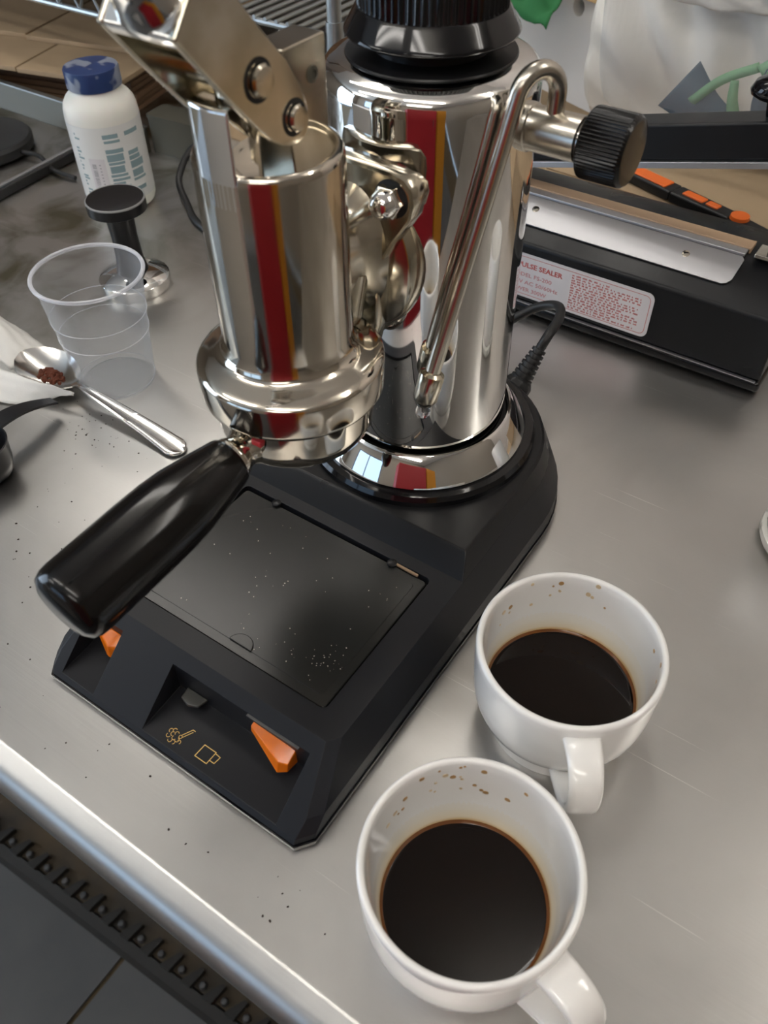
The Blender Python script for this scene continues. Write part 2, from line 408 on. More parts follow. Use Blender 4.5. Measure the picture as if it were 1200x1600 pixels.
# ============================================================ TABLE
tbl = thing('steel_worktable', 'brushed stainless steel worktable with a rounded front edge', 'table', (0, 0, Z0))
TH = -Z0
prof = [(.80, 0), (-.2596, 0), (-.2606, -.00015), (-.2616, -.0006), (-.2665, -.0030)]
prof += [(-.2609 - .0150 * math.sin(R_(22 + k * 10)), -.0169 + .0150 * math.cos(R_(22 + k * 10))) for k in range(1, 14)]
prof += [(-.262, -.0325), (-.25, -.032), (-.25, -.003), (.80, -.003)]
bm = BM(); add_prism(bm, prof, -1.15, 1.1, lambda p, q, h: (h, p, q + TH)); obj('tabletop', bm, steel, tbl, ang=40)
for (x, y) in ((-1.05, -.18), (1.0, -.18), (-1.05, .74), (1.0, .74)):
    bm = BM(); add_lathe(bm, [(0, 0), (.02, 0), (.02, TH - .003), (0, TH - .003)], 20, (x, y, 0)); obj('leg', bm, steel2, tbl)
bm = BM(); add_box(bm, (-.03, .28, .28), (2.15, .92, .02)); obj('undershelf', bm, steel2, tbl)

# ============================================================ ESPRESSO MACHINE
mc = thing('espresso_machine', 'chrome lever espresso machine on a black plastic base', 'coffee machine')
def dshape(hx, yf, ch, r, n=26, yc=0.0):
    """plan outline: straight sides at +-hx, front at yf with small chamfer ch, round back"""
    pts = [(-hx + ch, yf), (hx - ch, yf), (hx, yf + ch * 1.3)]
    for i in range(n + 1):
        a = PI * i / n; pts.append((r * math.cos(a), yc + r * math.sin(a)))
    pts.append((-hx, yf + ch * 1.3))
    return pts
rings = []
for z, hx, yf, ch in ((.0025, .0810, -.2195, .006), (.0045, .0838, -.2220, .006), (.0075, .0838, -.2205, .0058), (.0140, .0834, -.2125, .005), (.0350, .0756, -.1866, .0045)):
    rings.append([(x, y, z) for x, y in dshape(hx, yf, ch, hx)])
bm = BM(); add_poly_loft(bm, rings); base = obj('base', bm, blackmatte, mc, ang=12)
def cutter(poly, a, b, T=lambda x, y, z: (x, y, z)):
    b3 = BM(); add_prism(b3, poly, a, b, T); return obj('cut', b3, blackmatte, None)
# tray recess
boolean(base, cutter(rrect(-.0612, .0612, -.1745, -.0850, .003), .0295, .06))
# front pockets (profile in y,z; extruded along x)
pk = [(-.1930, .0105), (-.1930, .0300), (-.1935, .06), (-.26, .06), (-.26, .0078), (-.2212, .0078)]
boolean(base, cutter(pk, -.0155, .0668, lambda p, q, h: (h, p, q)))
boolean(base, cutter(pk, -.0718, -.0492, lambda p, q, h: (h, p, q)))
bt = bmesh.new(); bt.from_mesh(base.data)
bmesh.ops.triangulate(bt, faces=[f for f in bt.faces if len(f.verts) > 4 and abs(f.normal.z) < .995 or len(f.verts) > 5], ngon_method='EAR_CLIP')
bt.to_mesh(base.data); bt.free(); base.data.set_sharp_from_angle(angle=R_(9))
md = base.modifiers.new('bevel', 'BEVEL'); md.width = .0007; md.segments = 2; md.limit_method = 'ANGLE'; md.angle_limit = R_(25)
# thin foot plate seen as the double line at the bottom
bm = BM(); add_poly_loft(bm, [[(x, y, z) for x, y in dshape(.0845, -.2228, .006, .0845)] for z in (.0012, .0038)]); obj('foot_plate', bm, blackgloss, mc, ang=30)
for (x, y) in ((-.06, -.19), (.06, -.19), (-.05, .05), (.05, .05)):
    bm = BM(); add_lathe(bm, [(0, 0), (.008, 0), (.008, .002), (0, .002)], 16, (x, y, 0)); obj('rubber_foot', bm, rubber, mc)
# rear platform
rings = []
for z, hx, yf in ((.0340, .0759, -.0785), (.0455, .0715, -.0690), (.0468, .0700, -.0675)):
    pts = [(-hx, yf), (hx, yf)]
    n = 30
    for i in range(n + 1):
        a = PI * i / n; pts.append((hx * math.cos(a), hx * math.sin(a)))
    rings.append([(x, y, z) for x, y in pts])
bm = BM(); add_poly_loft(bm, rings); obj('rear_platform', bm, blackpl, mc, ang=25, bev=.0006)
# plinth, chrome ring, boiler
bm = BM(); add_lathe(bm, [(0, .0460), (.0655, .0460), (.0655, .0500), (.0640, .0525), (.055, .0530), (0, .0530)], 96); obj('plinth_ring', bm, blackgloss, mc, ang=30)
bm = BM(); add_lathe(bm, [(.046, .053), (.0590, .0530), (.0596, .0540), (.0590, .0555), (.0535, .0640), (.0510, .0682), (.0500, .0692), (.0488, .0690), (.0484, .0680), (.0480, .060)], 96); obj('chrome_ring', bm, chrome, mc, ang=50)
bm = BM(); add_lathe(bm, [(.0478, .0535), (.0478, .0632), (.0474, .0640), (.045, .0640)], 96); obj('gap_shade_ring', bm, darkvoid, mc)  # black ring stands in for the shade in the gap round the boiler
prof = [(.0462, .055), (.0462, .2385)]
for k in range(1, 10):
    a = R_(k * 9); prof.append((.0462 - .0050 * (1 - math.cos(a)), .2385 + .0085 * math.sin(a)))
prof += [(.0395, .2480), (.0375, .2486), (.034, .2489), (0, .2490)]
bm = BM(); add_lathe(bm, prof, 128); obj('boiler', bm, chrome, mc, ang=50)
bm = BM(); add_lathe(bm, [(0, .2485), (.0352, .2485), (.0356, .2490), (.0352, .2496), (.0270, .2500), (.0240, .2505), (.0240, .2585), (0, .2585)], 72); obj('gasket', bm, blackpl, mc)
# boiler cap with ribs
cap = None
bm = BM(); add_lathe(bm, [(0, .2560), (.0300, .2560), (.0342, .2564), (.0352, .2569), (.0356, .2577), (.0353, .2586), (.0348, .2592), (.0312, .2652), (.0303, .2662), (0, .2662)], 96); cap = obj('boiler_cap', bm, blackgloss, mc, ang=40)
def ribmod(r, h, t):
    if h < .2665 or r < .02: return r
    return r - .0011 * (.5 + .5 * math.cos(t * 64)) ** .7
bm = BM(); add_lathe(bm, [(0, .2655), (.0298, .2655), (.0300, .2670), (.0298, .3050), (.0285, .3100), (.020, .313), (0, .3135)], 64 * 8, mod=ribmod); obj('ribbed_grip', bm, blackgloss, cap, ang=40)

# steam valve on the right of the boiler
vz = .2285
bm = BM(); add_lathe(bm, [(0, .030), (.0095, .030), (.0095, .0485), (.0088, .049), (.0088, .0700), (.0080, .0705), (0, .0705)], 40, (0, 0, vz), (1, 0, 0)); sv = obj('steam_valve', bm, dullnk, mc, ang=40)
bm = BM(); add_lathe(bm, [(0, .0700), (.0074, .0700), (.0074, .0735), (0, .0735)], 32, (0, 0, vz), (1, 0, 0)); obj('valve_collar', bm, chrome, sv)
def knobmod(r, h, t): return r - .0007 * (.5 + .5 * math.cos(t * 56)) if (r > .0130 and h < .0902) else r
bm = BM(); add_lathe(bm, [(0, .0722), (.0110, .0722), (.0132, .0733), (.0136, .0743), (.0136, .0895), (.0134, .0905), (.0124, .0918), (.0108, .0921), (0, .0917)], 56 * 8, (0, 0, vz), (1, 0, 0), mod=knobmod); obj('ribbed_knob', bm, bakelite, sv, ang=40)
# steam wand
h = Vector((-.463, -.886, 0)).normalized(); P0 = Vector((.0575, 0, 0)); tip = (.0525, .1245)
rr_ = .0095; zc = .2440; pts = [P0 + Vector((0, 0, .232)), P0 + Vector((0, 0, .240))]
ang_end = 16
for k in range(0, 15):
    a = R_(180 - k * (180 - ang_end) / 14); pts.append(P0 + h * (rr_ + rr_ * math.cos(a)) + Vector((0, 0, zc + rr_ * math.sin(a))))
last = pts[-1]; tipv = P0 + h * tip[0] + Vector((0, 0, tip[1])); 
pts += [last.lerp(tipv, .5), tipv]
bm = BM(); add_tube(bm, pts, .0036, 20); wand = obj('steam_wand', bm, dullnk, sv)
dv = (tipv - last).normalized()
bm = BM(); add_lathe(bm, [(0, -.005), (.0042, -.005), (.0058, -.0038), (.0061, -.002), (.0061, .0095), (.0040, .0132), (.0030, .0138), (0, .0138)], 36, tipv, dv); obj('wand_nozzle', bm, brassy, sv)
dp = tipv + dv * .0135
bm = BM(); add_lathe(bm, [(0, .0005), (.0026, 0), (.0033, -.0020), (.0037, -.0042), (.0030, -.0066), (.0015, -.0079), (0, -.0082)], 32, dp); obj('water_drop', bm, water, sv, ang=0)

# ---- group
GX, GY = -.0010, -.1030
G = (GX, GY, 0)
prof = [(.030, .1460), (.0384, .1460), (.0388, .1466), (.0389, .1480), (.0391, .1598), (.0389, .1606), (.0380, .1618), (.0360, .1630), (.0335, .1640), (.0310, .1648), (.0290, .1658), (.0278, .1672), (.0269, .1695), (.0266, .1730)]
prof += [(.0266, .2440), (.0263, .2456), (.0256, .2468), (.0246, .2473), (.0236, .2470), (.0228, .2461), (.0215, .2456), (0, .2455)]
bm = BM(); add_lathe(bm, prof, 112, G); grp = obj('brew_group', bm, nickel, mc, ang=50)
# front ear rising from the cylinder wall, between the fork plates
def slab(x0, x1, r, y_in, n=10):
    out = []
    for i in range(n + 1):
        x = x0 + (x1 - x0) * i / n; out.append((GX + x, GY - math.sqrt(r * r - x * x)))
    out += [(GX + x1, GY + y_in), (GX + x0, GY + y_in)]
    return out
bm = BM(); add_poly_loft(bm, [[(x, y, z) for x, y in slab(-.0093, .0078, r, yi)] for r, yi, z in ((.0266, -.0135, .235), (.0266, -.0135, .2470), (.0266, -.0165, .2500), (.0265, -.0165, .2672), (.0258, -.0172, .2680))])
obj('front_ear', bm, chrome, grp, ang=30, bev=.0008)
# rear lug
bm = BM(); add_poly_loft(bm, [[(-.0125, -.0955, z), (.0010, -.0935, z), (.0010, y1, z), (-.0125, y1, z)] for z, y1 in ((.236, -.0715), (.2735, -.0705), (.2745, -.0712))])
lug = obj('rear_lug', bm, brassy, grp, ang=30, bev=.001)
bm = BM(); add_lathe(bm, [(0, 0), (.0028, 0), (.0028, .0006), (.0016, .0008), (.0016, .0002), (0, .0002)], 20, (.0009, -.0790, .2630), (1, 0, 0)); obj('pin_hole', bm, steel2, lug)
# piston rod in the slot
bm = BM(); add_lathe(bm, [(0, .240), (.0065, .240), (.0065, .2785), (.0055, .280), (0, .280)], 28, (GX - .0005, GY - .012, 0)); obj('piston_rod', bm, brassy, grp)
# fork of the lever: two plates and a web
near = [(-.1504, .2946), (-.1400, .2820), (-.1328, .2736), (-.1220, .2615), (-.1160, .2555), (-.1120, .2530), (-.1085, .2517), (-.1040, .2508), (-.1000, .2518), (-.0978, .2540), (-.0970, .2570), (-.0978, .2620), (-.1003, .2690), (-.1060, .2780), (-.1157, .2886), (-.1236, .2979), (-.1348, .3118)]
bm = BM(); add_prism(bm, near, .0108, .0135, lambda p, q, hh: (hh, p, q)); fork = obj('lever_fork', bm, brassy, mc, ang=30, bev=.0008)
bm = BM(); add_prism(bm, near, -.0165, -.0140, lambda p, q, hh: (hh, p, q)); obj('fork_plate', bm, brassy, fork, ang=30, bev=.0008)
bm = BM(); add_prism(bm, [(-.1500, .2944), (-.1345, .3116), (-.1318, .3083), (-.1466, .2907)], -.0150, .0125, lambda p, q, hh: (hh, p, q)); obj('fork_end', bm, chrome, fork, ang=30, bev=.0012, seg=3)
ed = Vector((0, -.740, .672))
bm = BM(); add_lathe(bm, [(0, -.002), (.0125, -.002), (.0118, .0012), (.0098, .0040), (.0084, .0080), (.0080, .016), (0, .016)], 36, (-.0015, -.1424, .3030), ed); obj('fork_boss', bm, chrome, fork, ang=60)
for (py, pz, r) in ((-.1195, .2757, .0049), (-.1045, .2600, .0043)):
    bm = BM(); add_lathe(bm, [(0, -.0170), (r, -.0170), (r, .0152), (r * .85, .0160), (0, .0162)], 32, (0, py, pz), (1, 0, 0)); obj('pivot_pin', bm, brassy, fork)
    bm = BM(); add_lathe(bm, [(r, .01352), (r + .0016, .01362), (r + .0016, .0134), (r, .0133)], 32, (0, py - .0003, pz), (1, 0, 0)); obj('pin_recess', bm, darkvoid, fork)
lv = [Vector((-.0015, -.1424, .3030)) + ed * k for k in (.010, .05, .10, .14)]
bm = BM(); add_tube(bm, smooth_path(lv, 5), .0070, 24); obj('lever_rod', bm, chrome, fork)
bm = BM(); add_tube(bm, [tuple(Vector((-.0015, -.1424, .3030)) + ed * k) for k in (.135, .145, .21, .22)], [.009, .014, .016, .009], 28); obj('lever_grip', bm, bakelite, fork)
# flange between group and boiler (shield shape with two bolt lobes)
FX = -.0015
half = [(.0, .2262), (.0120, .2260), (.0210, .2255), (.0275, .2238), (.0312, .2200), (.0320, .2150), (.0308, .2090), (.0270, .2030), (.0215, .1950), (.0165, .1860), (.0140, .1780), (.0135, .1660), (.0128, .1520), (.0105, .1420), (.0050, .1370), (0, .1360)]
shield = [(FX + x, z) for x, z in half] + [(FX - x, z) for x, z in half[-2:0:-1]]
def shrink(poly, d):
    cx = sum(p for p, q in poly) / len(poly); cz = .195
    return [(cx + (p - cx) * (1 - d), cz + (q - cz) * (1 - d)) for p, q in poly]
bm = BM(); add_poly_loft(bm, [[(p, y, q) for p, q in shrink(shield, d)] for y, d in ((-.0500, .02), (-.0508, 0), (-.0568, 0), (-.0582, .022), (-.0584, .07), (-.0566, .11))]); fl = obj('group_flange', bm, brassy, mc, ang=40)
bm = BM(); add_poly_loft(bm, [[(p, y, q) for p, q in shrink(shield, d)] for y, d in ((-.0505, .19), (-.0495, .175), (-.0330, .175))]); obj('boiler_flange', bm, brassy, fl, ang=40)
for sx in (1, -1):
    c = (FX + sx * .0198, -.0560, .2135)
    bm = BM(); add_lathe(bm, [(0, 0), (.0078, 0), (.0078, .0008), (0, .0008)], 6 * 6, c, (0, -1, 0)); o = obj('nut_shade_disc', bm, darkvoid, fl)  # flat black disc stands for the shaded recess around the nut
    bm = BM(); add_lathe(bm, [(0, .0005), (.0070, .0005), (.0070, .0048), (.0058, .0060), (0, .0060)], 6, c, (0, -1, 0)); obj('hex_nut', bm, chrome, fl, ang=30, bev=.0004)
    bm = BM(); add_lathe(bm, [(.0058, .0055), (.0055, .0074), (.0046, .0096), (.0028, .0110), (0, .0116)], 32, c, (0, -1, 0)); obj('nut_dome', bm, chrome, fl)
# necks
bm = BM(); add_poly_loft(bm, [[(FX + a * math.cos(t), y, zc_ + b * math.sin(t)) for t in [2 * PI * i / 40 for i in range(40)]] for y, a, b, zc_ in ((-.090, .0125, .0260, .190), (-.078, .0122, .0235, .188), (-.068, .0125, .0225, .187), (-.0615, .0140, .0245, .187), (-.0560, .0180, .030, .186))]); obj('group_neck', bm, brassy, fl, ang=60)
bm = BM(); add_poly_loft(bm, [[(FX + .002 + a * math.cos(t), y, .176 + b * math.sin(t)) for t in [2 * PI * i / 40 for i in range(40)]] for y, a, b in ((-.0500, .0215, .0290), (-.0470, .0235, .0320), (-.0420, .0240, .0325), (-.0300, .0240, .0320))]); obj('boiler_boss', bm, brassy, fl, ang=60)
bm = BM(); add_lathe(bm, [(0, -.055), (.008, -.055), (.012, -.03), (.012, 0), (0, 0)], 24, (FX + .001, -.066, .182), (0, .35, 1)); obj('lower_rib', bm, brassy, fl, ang=60)

# ---- portafilter: chrome basket holder, neck, black handle
prof = [(0, .1225), (.0240, .1222), (.0290, .1230), (.0318, .1250), (.0335, .1285), (.0340, .1320), (.0340, .1466), (0, .1466)]
bm = BM(); add_lathe(bm, prof, 96, G); pf = obj('portafilter', bm, nickel, mc, ang=50)
hd = Vector((-.0040, -.1280, -.0090)).normalized(); h0 = Vector((GX, GY, .1350))
def along(bm, prof, n=40): add_lathe(bm, prof, n, h0, hd)
bm = BM(); along(bm, [(0, .026), (.0130, .026), (.0112, .0300), (.0082, .0345), (.0078, .0375), (.0092, .0395), (.0094, .0415), (.0088, .0430), (0, .0430)]); obj('handle_neck', bm, nickel, pf, ang=60)
bm = BM(); along(bm, [(0, .0425), (.0098, .0425), (.0108, .0430), (.0112, .0445), (.0134, .0560), (.0156, .0690), (.0164, .0790), (.0166, .0900), (.0166, .1240), (.0163, .1275), (.0150, .1305), (.0120, .1322), (.0060, .1330), (0, .1332)], 56); obj('handle', bm, bakelite, pf, ang=50)
bm = BM(); add_box(bm, (GX + .0075, GY - .0335, .1400), (.0050, .003, .0030)); obj('red_reflection', bm, redm, pf, bev=.0006)  # small red box puts a reddish reflection at the neck

# ---- drip tray
bm = BM(); add_poly_loft(bm, [[(x, y, z) for x, y in rrect(-.0600 + e, .0600 - e, -.1738 + e, -.0868 - e, .002)] for z, e in ((.0300, 0), (.0332, 0), (.0336, .0004))]); tr = obj('drip_tray', bm, traym, mc, ang=30)
bm = BM(); add_poly_loft(bm, [[(x, y, z) for x, y in rrect(-.0555 + e, .0555 - e, -.1690 + e, -.0915 - e, .002)] for z, e in ((.0334, 0), (.0338, .0003))]); obj('tray_panel', bm, traym, tr, ang=30)
bm = BM()
pts = [(.0062 + .0068 * math.cos(R_(a)), -.1690 + .0062 * math.sin(R_(a))) for a in range(0, 181, 12)]
add_prism(bm, pts, .0336, .0346); obj('finger_tab', bm, traym, tr, ang=30, bev=.0004)
for (x, y) in ((-.0385, -.0868), (.0385, -.0868)):
    bm = BM(); add_lathe(bm, [(0, .0325), (.0026, .0325), (.0026, .0352), (.0018, .0356), (0, .0356)], 20, (x, y, 0)); obj('tray_peg', bm, blackpl, tr)
bm = BM(); add_box(bm, (.0470, -.0862, .0345), (.0140, .0012, .0010), -.02); obj('bare_edge', bm, mat('bare_edge_plastic', (.30, .20, .12), .5), tr)

# ---- switches in the front pockets
def wedge(bm, x0, x1, zt, zb, flip=1):
    # rocker: triangular lever that grows towards one end
    A = Vector((x0, -.1925, zt)); 
    add_poly_loft(bm, [[(x0, -.1925, zt), (x0, -.1950, zt - .001), (x0, -.1955, zt - .0045), (x0, -.1925, zt - .0045)],
                       [(x1 - flip * .004, -.1925, zt - .001), (x1 - flip * .004, -.2010, zt - .0042), (x1 - flip * .004, -.2030, zb + .002), (x1 - flip * .004, -.1925, zb)],
                       [(x1, -.1925, zt - .002), (x1, -.1990, zt - .0055), (x1, -.2000, zb + .002), (x1, -.1925, zb)]])
bm = BM(); wedge(bm, .0335, .0580, .0245, .0115); obj('amber_switch', bm, amber, mc, ang=20, bev=.0005)
bm = BM(); wedge(bm, -.0700, -.0510, .0255, .0110); obj('amber_switch', bm, amber, mc, ang=20, bev=.0012)
bm = BM(); add_box(bm, (.0460, -.1935, .0288), (.0300, .0016, .0012)); obj('switch_shelf', bm, mat('grey_plastic', (.07, .07, .07), .5), mc, bev=.0003)
bm = BM(); add_prism(bm, [(-.0095, -.1930), (.0035, -.1930), (.0020, -.1985), (-.0030, -.2005), (-.0085, -.1990)], .0130, .0150); obj('pocket_tab', bm, mat('grey_plastic_tab', (.06, .06, .055), .45), mc, ang=30, bev=.0006)
# printed symbols on the pocket floor (a steam wand with steam, a cup)
PZ = .01065
def fl_z(y): return .0078 + (y + .2212) / (.0282) * .0027 + .00006
def ribbon(bm, pts, wd):
    for a, b in zip(pts[:-1], pts[1:]):
        a = Vector(a); b = Vector(b); d = (b - a).normalized() * wd / 2; n_ = Vector((-d.y, d.x))
        q = [a - d + n_, b + d + n_, b + d - n_, a - d - n_]
        add_poly_loft(bm, [[(p.x, p.y, fl_z(p.y) + .00001) for p in q], [(p.x, p.y, fl_z(p.y) + .00005) for p in q]])
bm = BM()
ribbon(bm, [(.0155, -.2095), (.0150, -.2160), (.0222, -.2160), (.0226, -.2095), (.0155, -.2095)], .0004)
ribbon(bm, [(.0226, -.2100), (.0258, -.2103), (.0252, -.2140), (.0224, -.2140)], .0004)
obj('cup_symbol', bm, gold, mc, ang=0)
bm = BM()
ribbon(bm, [(.0030, -.2118), (.0058, -.2070), (.0072, -.2070)], .00035)
ribbon(bm, [(.0040, -.2124), (.0066, -.2080)], .00035)
def arc(cx, cy, r, a0, a1): ribbon(bm, [(cx + r * math.cos(R_(a)), cy + r * math.sin(R_(a))) for a in range(a0, a1 + 1, 24)], .0003)
arc(.0030, -.2128, .0008, 0, 360)
for (cx, cy, a0) in ((.0005, -.2125, 40), (-.0012, -.2136, 90), (.0006, -.2148, 150), (.0026, -.2148, 260), (-.0030, -.2128, 60), (-.0026, -.2152, 160), (-.0004, -.2166, 200), (.0016, -.2166, 300), (.0040, -.2152, 330), (-.0014, -.2118, 60)):
    arc(cx, cy, .0010, a0, a0 + 192)
obj('steam_symbol', bm, gold, mc, ang=0)

# dust on the base
def specks(name, n, gen, m, sz, parent=None):
    bm = BM()
    for _ in range(n):
        x, y, z = gen(); s = sz * rnd.uniform(.5, 1.5)
        bmesh.ops.create_icosphere(bm, subdivisions=1, radius=s, matrix=Matrix.Translation((x, y, z + s * .25)) @ Matrix.Rotation(rnd.random() * 3, 4, 'Z') @ Matrix.Diagonal((rnd.uniform(.7, 1.6), 1, .5, 1)))
    o = obj(name, bm, m, parent, ang=0); o['kind'] = 'stuff'; return o
def g1():
    if rnd.random() < .45: return (rnd.gauss(.045, .014), rnd.gauss(-.158, .009), .0338)
    return (rnd.uniform(-.05, .05), rnd.uniform(-.165, -.095), .0338)
def g1b():
    while True:
        p = g1()
        if -.054 < p[0] < .054 and -.168 < p[1] < -.093: return p
specks('tray_dust', 80, g1b, dustm, .00020, mc)

# ============================================================ CUPS
def film_mat(level):
    m = mat('coffee_film', (.8, .7, .5), .14, coat=.3)
    tc = nd(m, 'ShaderNodeTexCoord'); sx = nd(m, 'ShaderNodeSeparateXYZ'); lk(m, tc.outputs['Object'], sx.inputs[0])
    nz = nd(m, 'ShaderNodeTexNoise'); nz.inputs['Scale'].default_value = 60; lk(m, tc.outputs['Object'], nz.inputs['Vector'])
    ad = nd(m, 'ShaderNodeMath', operation='MULTIPLY_ADD'); lk(m, nz.outputs[0], ad.inputs[0]); ad.inputs[1].default_value = .0016; lk(m, sx.outputs[2], ad.inputs[2])
    mr = nd(m, 'ShaderNodeMapRange'); mr.inputs[1].default_value = level + .0006; mr.inputs[2].default_value = level + .0180; lk(m, ad.outputs[0], mr.inputs[0])
    cr = nd(m, 'ShaderNodeValToRGB'); e = cr.color_ramp.elements; e[0].color = (.40, .19, .05, 1); e[1].position = 1; e[1].color = (.83, .82, .80, 1)
    for p_, c_ in ((.07, (.62, .42, .20)), (.16, (.77, .68, .52)), (.45, (.81, .77, .69))):
        x = e.new(p_); x.color = (*c_, 1)
    lk(m, mr.outputs[0], cr.inputs[0]); lk(m, cr.outputs[0], bsdf(m).inputs['Base Color'])
    return m
def make_cup(label, loc, hang, level, rc, spots, group='white coffee cups'):
    t = thing('coffee_cup', label, 'cup', loc, 0, group)
    prof = [(0, .0030), (.0285, .0030), (.0290, .0000), (.0312, .0000), (.0316, .0012), (.0312, .0100), (.0318, .0116), (.0350, .0150), (.0385, .0205), (.0403, .0270), (.0412, .0350), (.0416, .0450), (.0417, .0560), (.0417, .0600), (.0413, .0615), (.0402, .0622), (.0391, .0618), (.0386, .0605), (.0383, .0560), (.0378, .0450), (.0368, .0350), (.0352, .0250), (.0325, .0165), (.0280, .0100), (.0200, .0072), (0, .0068)]
    bm = BM(); add_lathe(bm, prof, 112); body = obj('body', bm, porcelain, t, ang=60)
    # strap handle
    d = Vector((math.cos(hang), math.sin(hang), 0)); s = Vector((-d.y, d.x, 0))
    path = [(.0400, .0535), (.0460, .0540), (.0530, .0530), (.0585, .0485), (.0612, .0410), (.0605, .0330), (.0560, .0260), (.0490, .0205), (.0400, .0165), (.0340, .0150)]
    P = smooth_path([(a, 0, b) for a, b in path], 5); bm = BM(); rings = []
    for i, p in enumerate(P):
        tg = (P[min(i + 1, len(P) - 1)] - P[max(i - 1, 0)]).normalized(); nn = Vector((-tg.z, 0, tg.x))
        wv = .0080 - .0012 * math.sin(PI * i / (len(P) - 1)); tk = .0028
        ring = []
        for k in range(16):
            a = 2 * PI * k / 16; ca, sa = math.cos(a), math.sin(a)
            e = .55
            u_ = wv * math.copysign(abs(ca) ** e, ca); v_ = tk * math.copysign(abs(sa) ** e, sa)
            q = p + nn * v_; ring.append(d * q.x + Vector((0, 0, q.z)) + s * u_)
        rings.append(ring)
    add_poly_loft(bm, rings); obj('handle', bm, porcelain, t, ang=60)
    # dried drops inside the wall
    def wallr(z):
        pr = [(.0068, 0), (.0100, .0280), (.0165, .0325), (.0250, .0352), (.0350, .0368), (.0450, .0378), (.0560, .0383), (.0605, .0386)]
        for (z0, r0), (z1, r1) in zip(pr[:-1], pr[1:]):
            if z0 <= z <= z1: return r0 + (r1 - r0) * (z - z0) / (z1 - z0)
        return .038
    for (az, z, sz, dk) in spots:
        bm = BM(); r = wallr(z) - .00003; n_ = Vector((-math.cos(az), -math.sin(az), -.05)).normalized()
        c = Vector((math.cos(az) * r, math.sin(az) * r, z)); u = Vector((-math.sin(az), math.cos(az), 0)); v = n_.cross(u)
        ring = lambda f, off: [c + n_ * off + u * math.cos(a) * sz * f + v * math.sin(a) * sz * f * 1.25 for a in [2 * PI * k / 12 for k in range(12)]]
        add_poly_loft(bm, [ring(1, -.0001), ring(.95, .00008), ring(.5, .00016)]); obj('dried_drop', bm, stain if dk else stain_pale, body, ang=60)
    # cream coloured film left on the wall above the coffee
    zz = [level + .0002 + k * .0018 for k in range(11)]
    bm = BM(); add_lathe(bm, [(wallr(z) - .00014 + .0000225 * k, z) for k, z in enumerate(zz)] + [(wallr(z) + .0003, z) for z in zz[::-1]] + [(wallr(zz[0]) - .00014, zz[0])], 96)
    obj('coffee_film', bm, film_mat(level), body, ang=60)
    # coffee
    co = thing('coffee', label.replace('white', 'black coffee in the white', 1) if False else 'black coffee filling ' + label, 'coffee', (loc[0], loc[1], 0), 0, 'coffee in the cups')
    bm = BM(); r = wallr(level)
    add_lathe(bm, [(0, .0074), (.0192, .0078), (.0272, .0104), (.0315, .0168 if level > .0175 else .0160), (r - .0006, level - .0006), (r - .0004, level), (r - .0012, level - .0003), (r - .0026, level - .0006), (0, level - .0006)], 96); obj('liquid', bm, coffee, co, ang=60)
    bm = BM(); add_lathe(bm, [(r - .0011, level - .0003), (r - .0003, level + .00035), (wallr(level + .0010) - .0001, level + .0010), (r - .0004, level - .0001)], 96); obj('brown_rim', bm, coffee_edge, co, ang=60)
    return t
def rs(seed, n, a0, a1):
    q = random.Random(seed); out = []
    for _ in range(n): out.append((R_(q.uniform(a0, a1)), q.uniform(.040, .0595), q.choice((.0006, .0007, .0009, .0013)), q.random() < .6))
    return out
make_cup('the cup beside the machine, its handle pointing to the other cup', (.1422, -.1000, 0), R_(-57), .0238, 0, rs(3, 15, 75, 175) + [(R_(38), .053, .0010, True), (R_(15), .052, .0010, True), (R_(22), .058, .0013, True), (R_(5), .048, .0009, True)])
make_cup('the cup nearest the table edge, handle pointing out of the picture', (.1532, -.2057, 0), R_(-17), .0195, 0, rs(11, 20, 85, 185) + [(R_(112), .056, .0013, True), (R_(150), .056, .0012, True), (R_(85), .053, .0010, True)])
for o in bpy.data.objects:
    if o.get('category') == 'cup':
        o['label'] = 'white porcelain cup half full of coffee beside the machine base' if o.location.y > -.15 else 'white porcelain cup of coffee at the bottom of the picture, nearest the table edge'
    if o.get('category') == 'coffee':
        o['label'] = 'black coffee inside the cup beside the machine base' if o.location.y > -.15 else 'black coffee inside the cup nearest the table edge'

# ============================================================ PLASTIC CUP
t = thing('plastic_cup', 'clear disposable plastic cup standing empty beside the spoon', 'cup', (-.2340, -.0305, 0))
prof = [(0, .0022), (.0225, .0022), (.0240, .0005), (.0252, .0004), (.0262, .0030), (.0298, .0420), (.0301, .0425), (.0312, .0560), (.0316, .0566), (.0330, .0720), (.0342, .0830)]
inner = [(r - .0006, z + (.0006 if i < 4 else 0)) for i, (r, z) in enumerate(prof)][::-1]
bm = BM(); add_lathe(bm, prof + inner[:-1] + [(0, .0029)], 72); cupb = obj('cup_wall', bm, clearpl, t, ang=25)
bm = BM(); add_lathe(bm, [(.0344, .0832)] + [(.0352 + .0014 * math.cos(a), .0845 + .0013 * math.sin(a)) for a in [2 * PI * k / 10 - PI * .75 for k in range(10)]] + [(.0344, .0832)], 72); obj('rolled_rim', bm, clearrim, t)
for z, r in ((.0420, .0299), (.0562, .0314), (.0036, .0262)):
    bm = BM(); add_lathe(bm, [(r, z - .0003), (r + .0004, z), (r, z + .0003), (r - .0003, z)], 72)
    for f in list(bm.faces): pass
    obj('moulded_ring', bm, clearrim, t)

